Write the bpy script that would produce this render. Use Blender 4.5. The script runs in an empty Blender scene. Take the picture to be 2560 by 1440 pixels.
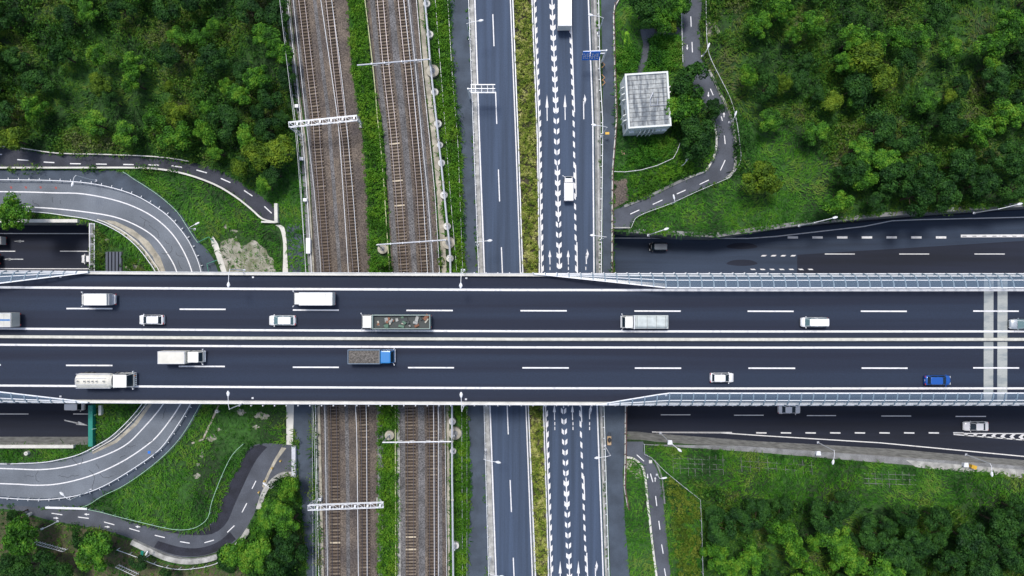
import bpy, math, random
import numpy as np
from mathutils import Vector
from mathutils.geometry import tessellate_polygon
R = math.radians
random.seed(7); RNG = np.random.default_rng(7)
scene = bpy.context.scene; col = scene.collection

# ------------------------------------------------------------------ camera, light, exposure
CAM_H = 139.5; FPX = 1800.0            # height of the drone over street level; focal length in photo pixels
cd = bpy.data.cameras.new('camera'); cam = bpy.data.objects.new('camera', cd); col.objects.link(cam)
cam.location = (0, 0, CAM_H); cam.rotation_euler = (0, 0, 0)
cd.sensor_width = 36; cd.lens = 36*FPX/2560; cd.clip_start = 1; cd.clip_end = 6000
scene.camera = cam
SUN_EL, SUN_AZ = 69, -18
w = bpy.data.worlds.new('World'); scene.world = w; w.use_nodes = True
nt = w.node_tree; sky = nt.nodes.new('ShaderNodeTexSky'); sky.sky_type = 'NISHITA'; sky.sun_disc = False
sky.sun_elevation = R(SUN_EL); sky.sun_rotation = R(SUN_AZ); sky.dust_density = 3.0; sky.air_density = 1.2
nt.links.new(sky.outputs[0], nt.nodes['Background'].inputs[0]); nt.nodes['Background'].inputs[1].default_value = 0.125
sd = bpy.data.lights.new('sun', 'SUN'); sun = bpy.data.objects.new('sun', sd); col.objects.link(sun)
sd.energy = 2.2; sd.angle = R(11); sd.color = (1.0, 0.96, 0.9)
d = Vector((math.sin(R(SUN_AZ))*math.cos(R(SUN_EL)), math.cos(R(SUN_AZ))*math.cos(R(SUN_EL)), math.sin(R(SUN_EL))))
sun.rotation_euler = d.to_track_quat('Z', 'Y').to_euler(); sun.location = d*200
scene.view_settings.view_transform = 'Standard'; scene.view_settings.look = 'None'
scene.view_settings.exposure = 0.25; scene.view_settings.gamma = 1

DECK = 12.3; LOW = -7.5

# ------------------------------------------------------------------ helpers
def P(px, py, z=0.0):
    s = (CAM_H - z)/FPX
    return Vector(((px-1280)*s, (720-py)*s, z))
def tag(o, label=None, cat=None, group=None, kind=None):
    if label: o['label'] = label
    if cat: o['category'] = cat
    if group: o['group'] = group
    if kind: o['kind'] = kind
    return o
def empty(name, loc, rz=0, **k):
    o = bpy.data.objects.new(name, None); o.location = loc; o.rotation_euler = (0, 0, rz)
    o.empty_display_size = .3; col.objects.link(o); return tag(o, **k)
def cr(pts, n=6):
    out = []; m = len(pts)
    for i in range(m-1):
        p0 = pts[max(i-1, 0)]; p1 = pts[i]; p2 = pts[i+1]; p3 = pts[min(i+2, m-1)]
        for k in range(n):
            t = k/n; t2 = t*t; t3 = t2*t
            out.append(tuple(.5*((2*p1[j]) + (-p0[j]+p2[j])*t + (2*p0[j]-5*p1[j]+4*p2[j]-p3[j])*t2 + (-p0[j]+3*p1[j]-3*p2[j]+p3[j])*t3) for j in (0, 1)))
    out.append(tuple(pts[-1])); return out
def interp(pts, y):                    # pts (y, x) pairs -> x at y, extended at both ends
    if y <= pts[0][0]: a, b = pts[0], pts[1]
    elif y >= pts[-1][0]: a, b = pts[-2], pts[-1]
    else:
        for a, b in zip(pts, pts[1:]):
            if a[0] <= y <= b[0]: break
    return a[1] + (b[1]-a[1])*(y-a[0])/(b[0]-a[0])
def vline(pts, y0=-260, y1=1700, step=40):      # a north-south polyline given as (y, x) pairs
    ys = list(np.arange(y0, y1+1, step))
    return [(interp(pts, y), y) for y in ys]
def resample(pts, n):
    p = np.array(pts, float); dd = np.r_[0, np.cumsum(np.hypot(*np.diff(p, axis=0).T))]
    t = np.linspace(0, dd[-1], n)
    return list(zip(np.interp(t, dd, p[:, 0]), np.interp(t, dd, p[:, 1])))
class MB:
    def __init__(s): s.v = []; s.f = []
    def add(s, vs, fs):
        b = len(s.v); s.v += [tuple(v) for v in vs]; s.f += [tuple(i+b for i in f) for f in fs]; return s
    def box(s, x, y, z, sx, sy, sz, rz=0):        # z = bottom
        c, q = math.cos(rz), math.sin(rz); vs = []
        for k in (0, 1):
            for a, b in ((-1, -1), (1, -1), (1, 1), (-1, 1)):
                u, t = a*sx/2, b*sy/2; vs.append((x+u*c-t*q, y+u*q+t*c, z+k*sz))
        return s.add(vs, [(3, 2, 1, 0), (4, 5, 6, 7), (0, 1, 5, 4), (1, 2, 6, 5), (2, 3, 7, 6), (3, 0, 4, 7)])
    def beam(s, a, b, w, h=None):
        a = Vector(a); b = Vector(b); h = h or w; dd = (b-a)
        if dd.length < 1e-5: return s
        dd.normalize(); up = Vector((0, 0, 1)) if abs(dd.z) < .95 else Vector((1, 0, 0))
        r = dd.cross(up).normalized(); u = r.cross(dd).normalized(); vs = []
        for p in (a, b):
            for i, j in ((-1, -1), (1, -1), (1, 1), (-1, 1)): vs.append(p + r*i*w/2 + u*j*h/2)
        return s.add(vs, [(3, 2, 1, 0), (4, 5, 6, 7), (0, 1, 5, 4), (1, 2, 6, 5), (2, 3, 7, 6), (3, 0, 4, 7)])
    def tube(s, a, b, r0, r1=None, n=8):
        a = Vector(a); b = Vector(b); r1 = r0 if r1 is None else r1; dd = (b-a).normalized()
        up = Vector((0, 0, 1)) if abs(dd.z) < .95 else Vector((1, 0, 0)); r = dd.cross(up).normalized(); u = r.cross(dd)
        vs = []
        for p, q in ((a, r0), (b, r1)):
            for i in range(n): t = 2*math.pi*i/n; vs.append(p + (r*math.cos(t)+u*math.sin(t))*q)
        return s.add(vs, [(i, (i+1) % n, n+(i+1) % n, n+i) for i in range(n)] + [tuple(range(n-1, -1, -1)), tuple(range(n, 2*n))])
    def path(s, pts, r, n=6):
        for a, b in zip(pts, pts[1:]): s.tube(a, b, r, n=n)
        return s
    def poly(s, pts, z=None):                     # flat polygon in world xy(z)
        vs = [Vector((p[0], p[1], p[2] if z is None else z)) for p in pts]
        tr = tessellate_polygon([vs]); out = []
        for t in tr:
            a, b, c = (vs[i] for i in t)
            out.append(t if (b-a).cross(c-a).z > 0 else (t[0], t[2], t[1]))
        return s.add(vs, out)
    def pxpoly(s, pts, z): return s.poly([P(x, y, z) for x, y in pts])
    def prism(s, pts, z0, z1):
        n = len(pts); ar = sum(pts[i][0]*pts[(i+1) % n][1]-pts[(i+1) % n][0]*pts[i][1] for i in range(n))
        if ar < 0: pts = pts[::-1]
        s.poly(pts, z1)
        return s.add([(p[0], p[1], z0) for p in pts]+[(p[0], p[1], z1) for p in pts], [(i, (i+1) % n, n+(i+1) % n, n+i) for i in range(n)])
    def band(s, A, B, z, n=None):                 # strip between two pixel polylines
        n = n or max(len(A), len(B)); A = resample(A, n); B = resample(B, n)
        vs = [P(x, y, z) for x, y in A]+[P(x, y, z) for x, y in B]; fs = []
        for i in range(n-1):
            f = (i, i+1, n+i+1, n+i); a, b, c = vs[f[0]], vs[f[1]], vs[f[2]]
            fs.append(f if (b-a).cross(c-a).z > 0 else f[::-1])
        return s.add(vs, fs)
    def ribbon(s, pts, wd, z=None, h=0):          # pts world points; flat line of width wd, or a kerb/wall of height h
        p = [Vector(q) for q in pts]; n = len(p); vs = []
        for i in range(n):
            t = (p[min(i+1, n-1)]-p[max(i-1, 0)]); t.z = 0; t.normalize(); nn = Vector((-t.y, t.x, 0))*wd/2
            zz = p[i].z if z is None else z
            vs += [(p[i].x+nn.x, p[i].y+nn.y, zz+h), (p[i].x-nn.x, p[i].y-nn.y, zz+h)]
            if h: vs += [(p[i].x+nn.x, p[i].y+nn.y, zz), (p[i].x-nn.x, p[i].y-nn.y, zz)]
        k = 4 if h else 2; fs = []
        for i in range(n-1):
            a = i*k; b = a+k; fs.append((a+1, b+1, b, a))
            if h: fs += [(a, b, b+2, a+2), (a+3, b+3, b+1, a+1)]
        if h: fs += [(0, 2, 3, 1), ((n-1)*4, (n-1)*4+1, (n-1)*4+3, (n-1)*4+2)]
        return s.add(vs, fs)
    def loft(s, rings, cap=True, closed=True):
        n = len(rings[0]); b = []
        for r in rings: b += list(r)
        fs = []
        for k in range(len(rings)-1):
            for i in range(n if closed else n-1):
                j = (i+1) % n; fs.append((k*n+i, k*n+j, (k+1)*n+j, (k+1)*n+i))
        if cap: fs += [tuple(range(n-1, -1, -1)), tuple(range((len(rings)-1)*n, len(rings)*n))]
        return s.add(b, fs)
    def build(s, name, m, parent=None, world=False, smooth=False, **k):
        vs = s.v
        if world and parent is not None:
            L = parent.location; vs = [(v[0]-L.x, v[1]-L.y, v[2]-L.z) for v in vs]
        me = bpy.data.meshes.new(name); me.from_pydata(vs, [], s.f); me.materials.append(m); me.validate()
        if smooth: me.shade_smooth()
        o = bpy.data.objects.new(name, me); col.objects.link(o)
        if parent is not None: o.parent = parent
        return tag(o, **k)
def copy_tree(o, parent=None):
    kids = KIDS.get(o.name, None)
    c = o.copy(); col.objects.link(c); c.parent = parent
    for ch in list(o.children): copy_tree(ch, c)
    return c
KIDS = {}
def quads_obj(name, V, m, parent=None, **k):      # V: (n,4,3) array of faces
    n = len(V); me = bpy.data.meshes.new(name); me.vertices.add(n*4); me.loops.add(n*4); me.polygons.add(n)
    me.vertices.foreach_set('co', V.reshape(-1).astype('f')); me.loops.foreach_set('vertex_index', np.arange(n*4, dtype='i'))
    me.polygons.foreach_set('loop_start', np.arange(0, n*4, 4, dtype='i')); me.polygons.foreach_set('loop_total', np.full(n, 4, 'i'))
    me.update(calc_edges=True); me.materials.append(m)
    o = bpy.data.objects.new(name, me); col.objects.link(o)
    if parent is not None: o.parent = parent
    return tag(o, **k)

# ------------------------------------------------------------------ materials
def mat(name, c, rough=.7, metal=0, noise=0, nscale=1.0, stretch=(1, 1, 1), c2=None, bump=0, bscale=20, coat=0, detail=5, lo=.35, hi=.65, speck=0, sscale=6, coords='Object', spec=None):
    m = bpy.data.materials.new(name); m.use_nodes = True; t = m.node_tree; N = t.nodes; Lk = t.links
    b = N['Principled BSDF']; b.inputs['Roughness'].default_value = rough; b.inputs['Metallic'].default_value = metal
    if spec is not None: b.inputs['Specular IOR Level'].default_value = spec
    if coat: b.inputs['Coat Weight'].default_value = coat; b.inputs['Coat Roughness'].default_value = .08
    b.inputs['Base Color'].default_value = (*c, 1)
    if noise or c2 or bump or speck:
        tc = N.new('ShaderNodeTexCoord'); mp = N.new('ShaderNodeMapping'); mp.inputs['Scale'].default_value = stretch
        Lk.new(tc.outputs[coords], mp.inputs[0])
        last = None
        if c2 or noise:
            nz = N.new('ShaderNodeTexNoise'); nz.inputs['Scale'].default_value = nscale; nz.inputs['Detail'].default_value = detail
            Lk.new(mp.outputs[0], nz.inputs[0]); rp = N.new('ShaderNodeMapRange'); rp.inputs[1].default_value = lo; rp.inputs[2].default_value = hi
            Lk.new(nz.outputs[0], rp.inputs[0]); mx = N.new('ShaderNodeMix'); mx.data_type = 'RGBA'
            k = c2 or tuple(max(0, x*(1-noise)) for x in c); q = c if c2 else tuple(x*(1+noise) for x in c)
            mx.inputs[6].default_value = (*q, 1); mx.inputs[7].default_value = (*k, 1); Lk.new(rp.outputs[0], mx.inputs[0]); last = mx.outputs[2]
        if speck:
            n2 = N.new('ShaderNodeTexNoise'); n2.inputs['Scale'].default_value = sscale; n2.inputs['Detail'].default_value = 2
            Lk.new(tc.outputs[coords], n2.inputs[0]); r2 = N.new('ShaderNodeMapRange'); r2.inputs[1].default_value = .3; r2.inputs[2].default_value = .7
            r2.inputs[3].default_value = 1-speck; r2.inputs[4].default_value = 1+speck; Lk.new(n2.outputs[0], r2.inputs[0])
            m2 = N.new('ShaderNodeMix'); m2.data_type = 'RGBA'; m2.blend_type = 'MULTIPLY'; m2.inputs[0].default_value = 1; m2.clamp_result = False
            if last: Lk.new(last, m2.inputs[6])
            else: m2.inputs[6].default_value = (*c, 1)
            Lk.new(r2.outputs[0], m2.inputs[7]); last = m2.outputs[2]
        if last: Lk.new(last, b.inputs['Base Color'])
        if bump:
            n3 = N.new('ShaderNodeTexNoise'); n3.inputs['Scale'].default_value = bscale; Lk.new(tc.outputs[coords], n3.inputs[0])
            bp = N.new('ShaderNodeBump'); bp.inputs['Strength'].default_value = bump; bp.inputs['Distance'].default_value = .05
            Lk.new(n3.outputs[0], bp.inputs['Height']); Lk.new(bp.outputs[0], b.inputs['Normal'])
    return m
def leafmat(name, cols, big=.06, obj=0.0):       # greens vary leaf by leaf and in patches metres across
    m = bpy.data.materials.new(name); m.use_nodes = True; t = m.node_tree; N = t.nodes; Lk = t.links
    b = N['Principled BSDF']; b.inputs['Roughness'].default_value = .65; b.inputs['Specular IOR Level'].default_value = .25
    g = N.new('ShaderNodeNewGeometry'); nz = N.new('ShaderNodeTexNoise'); nz.inputs['Scale'].default_value = big; nz.inputs['Detail'].default_value = 6
    nz.inputs['Roughness'].default_value = .65
    Lk.new(g.outputs['Position'], nz.inputs[0])
    a = N.new('ShaderNodeMapRange'); a.inputs[1].default_value = .35; a.inputs[2].default_value = .65; Lk.new(nz.outputs[0], a.inputs[0])
    ma = N.new('ShaderNodeMath'); ma.operation = 'MULTIPLY_ADD'; ma.inputs[1].default_value = .42; ma.inputs[2].default_value = -.21
    Lk.new(g.outputs['Random Per Island'], ma.inputs[0]); ad = N.new('ShaderNodeMath'); ad.operation = 'ADD'
    Lk.new(a.outputs[0], ad.inputs[0]); Lk.new(ma.outputs[0], ad.inputs[1]); out = ad.outputs[0]
    if obj:
        oi = N.new('ShaderNodeObjectInfo'); mo = N.new('ShaderNodeMath'); mo.operation = 'MULTIPLY_ADD'; mo.inputs[1].default_value = obj; mo.inputs[2].default_value = -obj/2
        Lk.new(oi.outputs['Random'], mo.inputs[0]); a2 = N.new('ShaderNodeMath'); a2.operation = 'ADD'; Lk.new(out, a2.inputs[0]); Lk.new(mo.outputs[0], a2.inputs[1]); out = a2.outputs[0]
    rp = N.new('ShaderNodeValToRGB'); Lk.new(out, rp.inputs[0]); e = rp.color_ramp.elements
    for i, c in enumerate(cols):
        p = i/(len(cols)-1)
        if i == 0: e[0].position = 0; e[0].color = (*c, 1)
        elif i == len(cols)-1: e[-1].position = 1; e[-1].color = (*c, 1)
        else: q = e.new(p); q.color = (*c, 1)
    Lk.new(rp.outputs[0], b.inputs['Base Color'])
    tr = N.new('ShaderNodeBsdfTranslucent'); Lk.new(rp.outputs[0], tr.inputs[0]); ms = N.new('ShaderNodeMixShader'); ms.inputs[0].default_value = .18
    Lk.new(b.outputs[0], ms.inputs[1]); Lk.new(tr.outputs[0], ms.inputs[2]); Lk.new(ms.outputs[0], N['Material Output'].inputs[0])
    return m
def glassmat(name, c, alpha):
    m = bpy.data.materials.new(name); m.use_nodes = True; b = m.node_tree.nodes['Principled BSDF']
    b.inputs['Base Color'].default_value = (*c, 1); b.inputs['Alpha'].default_value = alpha; b.inputs['Roughness'].default_value = .15
    return m
ASF_DECK = mat('deck_asphalt', (.0130, .0240, .051), .8, c2=(.0065, .0115, .030), nscale=.42, stretch=(.015, 1.0, 1), speck=.2, sscale=6, detail=2, lo=.38, hi=.62)
ASF_STREET = mat('street_asphalt', (.045, .068, .115), .85, noise=.22, nscale=.9, stretch=(1, .03, 1), speck=.14, sscale=6)
ASF_SERVICE = mat('service_asphalt', (.056, .074, .102), .9, noise=.2, nscale=.35, speck=.18, sscale=7)
ASF_PATH = mat('path_asphalt', (.074, .083, .104), .9, noise=.2, nscale=.3, speck=.2, sscale=8)
ASF_NEW = mat('new_asphalt', (.02, .022, .034), .9, noise=.3, nscale=.4, speck=.5, sscale=9)
ASF_RAMP = mat('ramp_concrete', (.145, .165, .195), .9, noise=.2, nscale=.14, speck=.13, sscale=5)
ASF_LOW = mat('underpass_asphalt', (.011, .0155, .032), .85, noise=.3, nscale=.4, stretch=(.05, 1, 1), speck=.16)
ASF_LOWR = mat('worn_underpass_asphalt', (.028, .044, .078), .85, noise=.3, nscale=.4, stretch=(.05, 1, 1), speck=.16)
PAINT = mat('road_paint', (.76, .76, .78), .6, c2=(.50, .51, .54), nscale=1.6, lo=.52, hi=.78, detail=8, speck=.08)
PAINT_OLD = mat('worn_road_paint', (.50, .52, .55), .7, noise=.25, nscale=2, speck=.15)
PAINT_RED = mat('faded_red_paint', (.30, .07, .06), .7)
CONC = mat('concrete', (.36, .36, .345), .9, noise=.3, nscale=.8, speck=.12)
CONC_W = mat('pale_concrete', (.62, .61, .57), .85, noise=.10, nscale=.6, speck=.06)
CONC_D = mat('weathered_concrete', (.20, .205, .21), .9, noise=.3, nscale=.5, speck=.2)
BEIGE = mat('sandy_concrete', (.36, .335, .275), .9, noise=.3, nscale=.6, speck=.15)
BALLAST = mat('ballast_stone', (.150, .122, .098), .95, c2=(.078, .066, .062), nscale=.22, speck=.6, sscale=4.5, bump=.9, bscale=7)
BALLAST_L = mat('clean_ballast_stone', (.125, .122, .125), .95, noise=.25, nscale=.3, speck=.6, sscale=4.5, bump=.9, bscale=7)
SOIL = mat('soil', (.075, .062, .04), .95, c2=(.03, .035, .02), nscale=.2, speck=.3, sscale=2)
SAND = mat('sand_dirt', (.40, .38, .34), .95, c2=(.16, .17, .11), nscale=.5, detail=8, speck=.2)
TURF = mat('turf_ground', (.03, .095, .014), .95, c2=(.016, .04, .010), nscale=.09, detail=8, speck=.45, sscale=1.6, lo=.4, hi=.6)
RAIL = mat('rusty_rail_steel', (.12, .11, .125), .35, metal=.5, noise=.15, nscale=1)
SLEEP = [mat('brown_sleeper', (.115, .088, .066), .9, noise=.3, nscale=2), mat('grey_brown_sleeper', (.18, .145, .11), .9, noise=.3, nscale=2), mat('pale_timber_sleeper', (.50, .43, .32), .9, noise=.2, nscale=2)]
STEEL = mat('galvanised_steel', (.55, .57, .62), .45, metal=.3, noise=.08, nscale=2)
WHITE_M = mat('white_painted_metal', (.74, .76, .80), .4, noise=.05, nscale=2)
GREEN_M = mat('green_painted_metal', (.05, .30, .20), .5)
PALEGREEN_M = mat('pale_green_metal', (.35, .55, .42), .5)
TEAL = mat('teal_panel', (.01, .22, .17), .5, noise=.1, nscale=1)
RUST = mat('rust_brown_metal', (.10, .055, .05), .8, noise=.3, nscale=2)
DARK = mat('dark_metal', (.02, .022, .028), .6)
RUBBER = mat('rubber', (.012, .012, .014), .85)
RIM = mat('rim_metal', (.45, .46, .48), .35, metal=.8)
GLASS = mat('window_glass', (.012, .025, .038), .3, spec=.3)
GLASS_L = mat('pale_window_glass', (.10, .18, .20), .3, spec=.4)
W_CAR = mat('white_car_paint', (.80, .80, .82), .3, coat=.6)
W_TRUCK = mat('white_truck_panel', (.76, .76, .73), .5, noise=.05, nscale=.8)
W_TRUCK2 = mat('cream_truck_panel', (.66, .645, .58), .55, noise=.07, nscale=.8)
SILVER = mat('silver_car_paint', (.42, .46, .50), .3, metal=.4, coat=.6)
BLUE_C = mat('blue_car_paint', (.012, .10, .42), .3, coat=.7, metal=.2)
BLUE_T = mat('blue_truck_paint', (.02, .19, .50), .35, coat=.5)
BLACK_C = mat('black_car_paint', (.012, .014, .018), .25, coat=.8)
BLACK_ROOF = mat('dark_grey_roof_paint', (.085, .11, .14), .3, coat=.6)
RED_L = mat('red_lens', (.45, .02, .02), .3); HEAD_L = mat('clear_lens', (.6, .62, .62), .1, coat=.5); AMBER = mat('amber_lens', (.7, .22, .02), .3)
BLUE_S = mat('blue_sign_face', (.012, .16, .62), .5); YELLOW = mat('yellow_panel', (.65, .38, .03), .5)
GRAVEL = mat('gravel_load', (.13, .12, .11), .95, noise=.4, nscale=3, speck=.6, sscale=8, bump=.8)
ROOF_C = mat('weathered_roof_membrane', (.38, .40, .40), .9, c2=(.15, .17, .19), nscale=.9, stretch=(1.6, .22, 1), lo=.42, hi=.6, speck=.22, sscale=2.5, detail=8)
WALL_W = mat('white_wall_render', (.70, .73, .72), .8, noise=.06, nscale=.7)
BARK = mat('bark', (.07, .05, .035), .95, noise=.3, nscale=4)
PANEL_N = glassmat('noise_panel_acrylic', (.20, .29, .40), .38)
LEAF = [leafmat('bright_leaves', [(0.016, 0.062, 0.007), (0.041, 0.145, 0.012), (0.081, 0.235, 0.015), (0.162, 0.304, 0.024)], .5, .22),
        leafmat('dark_leaves', [(0.008, 0.036, 0.009), (0.020, 0.076, 0.012), (0.043, 0.131, 0.017)], .5, .3),
        leafmat('yellow_green_leaves', [(0.034, 0.083, 0.007), (0.095, 0.179, 0.012), (0.189, 0.276, 0.018)], .5, .25)]
GRASS = leafmat('grass_blades', [(.010, .055, .006), (.026, .12, .009), (.052, .19, .011), (.095, .25, .016), (.15, .23, .04)], .12)
GRASS_V = leafmat('vivid_grass_blades', [(.03, .10, .006), (.06, .19, .01), (.11, .27, .015), (.17, .30, .02)], .2)
SCRUB = leafmat('scrub_leaves', [(.007, .028, .006), (.014, .066, .008), (.034, .12, .010), (.070, .17, .013), (.11, .18, .02), (.12, .14, .06)], .13)
HEDGE = leafmat('hedge_leaves', [(.06, .12, .012), (.19, .28, .03), (.38, .42, .09), (.62, .60, .26)], .5)

RIB = mat('blue_grey_steel', (.20, .27, .34), .5)
def ragged(pts, k=.22, it=3):
    p = [Vector((x, y)) for x, y in pts]
    for _ in range(it):
        q = []
        for a, b in zip(p, p[1:]+p[:1]):
            d_ = b-a; q += [a, (a+b)/2+Vector((-d_.y, d_.x))*random.uniform(-k, k)]
        p = q
    return [(v.x, v.y) for v in p]
# ------------------------------------------------------------------ ground with the two road cuttings
FAR = 2500
def px_at(x, y, z): return (x/((CAM_H-z)/FPX)+1280, 720-y/((CAM_H-z)/FPX))
N_EDGE = [(-9000, 555), (232, 555), (1530, 578), (1600, 582), (1700, 590), (1800, 592), (1860, 584), (1940, 570), (2040, 556), (2160, 543), (2400, 525), (2560, 514), (3400, 470), (9000, 470)]
S_EDGE = [(-9000, 1112), (232, 1112), (1566, 1098), (1610, 1100), (1640, 1104), (1750, 1112), (1920, 1125), (2100, 1135), (2300, 1147), (2560, 1170), (3400, 1235), (9000, 1235)]
g = MB()
g.poly([P(x, y) for x, y in N_EDGE]+[(FAR, FAR, 0), (-FAR, FAR, 0)], 0)
g.poly([P(x, y) for x, y in S_EDGE]+[(FAR, -FAR, 0), (-FAR, -FAR, 0)], 0)
g.poly([P(232, 555), P(1530, 578), P(1566, 1098), P(232, 1112)], 0)
g.build('ground', TURF, kind='structure')
# underpass road in the cutting, walls of the cutting and of the tunnel under the street
f = MB(); f.poly([(-700, -60, LOW), (700, -60, LOW), (700, 60, LOW), (-700, 60, LOW)], LOW)
low = f.build('underpass_road', ASF_LOW, kind='structure')
# walls: top edge at street level, foot at the road (foot leans out on the open right-hand side)
def foot(p, s): return p
nw = MB(); wl = empty('cutting_wall', P(1700, 590), label='battered concrete retaining wall along the grass edge of the sunken road, north side', cat='retaining wall')
vs = []; fs = []
for i, (x, y) in enumerate(N_EDGE):
    a = P(x, y); lean = 0 if x <= 1530 else .15
    vs += [(a.x, a.y, 0), (a.x, a.y-lean, LOW)]
for i in range(len(N_EDGE)-1): fs.append((2*i, 2*i+1, 2*i+3, 2*i+2))
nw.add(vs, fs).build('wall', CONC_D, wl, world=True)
sw = MB(); wl2 = empty('cutting_wall', P(1900, 1125), label='battered concrete retaining wall below the reed slope, south side of the sunken road', cat='retaining wall')
vs = []; fs = []
for i, (x, y) in enumerate(S_EDGE):
    a = P(x, y); lean = 0 if x <= 1566 else .15
    vs += [(a.x, a.y, 0), (a.x, a.y+lean, LOW)]
for i in range(len(S_EDGE)-1): fs.append((2*i+2, 2*i+3, 2*i+1, 2*i))
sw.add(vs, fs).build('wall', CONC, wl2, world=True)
# copings of the left cutting
cp = MB()
a, b = P(-400, 553), P(200, 553); cp.box((a.x+b.x)/2, a.y, 0, b.x-a.x, .62, .9)
cp.build('coping_wall', CONC_W, label='white coping wall along the north edge of the sunken road beside the round tree', cat='wall')
cp = MB(); a, b = P(-400, 1114), P(190, 1114); cp.box((a.x+b.x)/2, a.y, 0, b.x-a.x, .62, .9)
cp.build('coping_wall', CONC_W, label='white coping wall along the south edge of the sunken road by the bushy strip', cat='wall')
o = empty('portal_railing', P(230, 620), label='pale railing frame over the tunnel mouth above the north lanes of the sunken road', cat='railing')
m = MB()
for y in range(560, 684, 25): m.beam(P(225, y, .9), P(236, y, .9), .12)
m.beam(P(225, 558, .9), P(225, 684, .9), .16); m.beam(P(236, 558, .9), P(236, 684, .9), .16); m.build('rail', STEEL, o, world=True)
m = MB(); a = P(231, 620); m.box(a.x, a.y, 0, .7, 9.6, .6); m.build('sill', CONC, o, world=True)
o = empty('tunnel_mouth_screen', P(235, 1060), label='solid teal screen over the tunnel mouth on the south lanes of the sunken road', cat='screen')
m = MB(); a = P(235, 1062); m.box(a.x, a.y, 0, .85, 7.9, 1.2); m.build('panel', TEAL, o, world=True)
m = MB(); m.beam(P(235, 1038, 1.24), P(241, 1036, 1.24), .06); m.beam(P(229, 1073, 1.24), P(241, 1071, 1.24), .06); m.build('seam', PALEGREEN_M, o, world=True)

def sheet(name, mm, m, kind='structure', **k): return mm.build(name, m, kind=kind, **k)
def mark(name, mm, parent, m=PAINT): return mm.build(name, m, parent)

# markings on the underpass road (level LOW)
lz = LOW+.012
m = MB(); m.band([(1520, 586), (1760, 598), (1860, 592), (1940, 578), (2060, 562), (2200, 552), (2600, 522), (3300, 480)], [(1520, 700), (1760, 700), (1860, 700), (1940, 700), (2060, 700), (2200, 690), (2600, 690), (3300, 690)], LOW+.006)
wr = m.build('worn_lane', ASF_LOWR, low)
m = MB(); m.poly([P(1993, 637, lz), P(2560, 602, lz), P(3300, 570, lz), P(3300, 690, lz), P(1993, 690, lz)], lz-.003); m.build('resurfaced_patch', ASF_LOW, low)
m = MB()
for y0 in (615, 657):
    pts = [(1820+35+38*math.cos(t)*(1+.1*math.sin(3*t)), y0+8*math.sin(t)) for t in np.linspace(0, 2*math.pi, 18)[:-1]]; m.pxpoly(pts, lz-.002)
m.build('tar_patch', ASF_LOW, low)
m = MB(); W1 = .17
def L(m, pts, w, z): return m.ribbon([P(x, y, z) for x, y in pts], w, z)
L(m, [(-400, 583), (240, 584)], W1, lz); L(m, [(-400, 671), (240, 672)], W1, lz)
L(m, [(1515, 595), (1870, 596), (1940, 591), (2160, 566), (2230, 552), (2300, 549), (2560, 543), (3300, 530)], .2, lz)
L(m, [(1630, 1080), (1830, 1081)], W1, lz); L(m, [(1640, 1081), (1800, 1082), (1920, 1090), (2200, 1107), (2560, 1141), (3300, 1210)], .2, lz)
mark('edge_line', m, low)
m = MB()
for a, b, y in [(-145, 38, 628), (150, 236, 628), (-120, 71, 1035), (183, 238, 1035), (2062, 2137, 635), (2248, 2323, 635), (2436, 2512, 635), (2624, 2700, 635),
                (1652, 1726, 1037), (1835, 1909, 1038), (2017, 2090, 1039), (2203, 2278, 1040), (2389, 2465, 1041), (2572, 2646, 1042)]: L(m, [(a, y), (b, y)], W1, lz)
mark('lane_dash', m, low)
m = MB()
for i in range(7): L(m, [(1969+61.8*i, 593.5), (1995+61.8*i, 593.5)], .45, lz)
for i in range(-1, 8): L(m, [(1952+61.6*i, 1082), (1978+61.6*i, 1082.5)], .28, lz)
mark('block_dash', m, low)
m = MB()
for i in range(4): x = 1902+24.5*i; m.pxpoly([(x, 641), (x+4, 637.5), (x+15, 637.5), (x+11, 641)], lz)
for i in range(7): x = 1875+24*i; m.pxpoly([(x, 672), (x+4, 675), (x+15, 675), (x+11, 672)], lz)
mark('merge_dash', m, low)
m = MB(); L(m, [(2402, 590), (2960, 588)], .55, lz); mark('taper_line', m, low)
m = MB()
for i in range(12): L(m, [(2406+25*i, 590.5), (2416+25*i, 590.5)], .12, lz+.006)
m.build('taper_line_gap', ASF_LOW, low)
m = MB(); L(m, [(2384, 1083.5), (2960, 1085)], .2, lz); L(m, [(2384, 1086), (2560, 1100), (2960, 1135)], .2, lz)
for i in range(16):
    x = 2412+24*i; t = 1084.5; bt = 1086+(x-2384)*14/176+1; mid = (t+bt)/2; k = (bt-t)/2
    m.pxpoly([(x, t), (x+9, t), (x+9-k*1.2, mid), (x+9, bt), (x, bt), (x-k*1.2, mid)], lz)
mark('chevron_marking', m, low)
m = MB()
for x0, x1, y, dr in [(34, 60, 603, -1), (8, 58, 648, -1)]:
    L(m, [(x0+8, y), (x1, y)], .18, lz); m.pxpoly([(x0, y), (x0+18, y-3), (x0+18, y+3)], lz)
m.pxpoly([(160, 1049), (161, 1052), (195, 1060), (196, 1057)], lz); m.pxpoly([(190, 1062), (196, 1053), (220, 1064)], lz)
mark('arrow_marking', m, low, PAINT_OLD)

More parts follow.
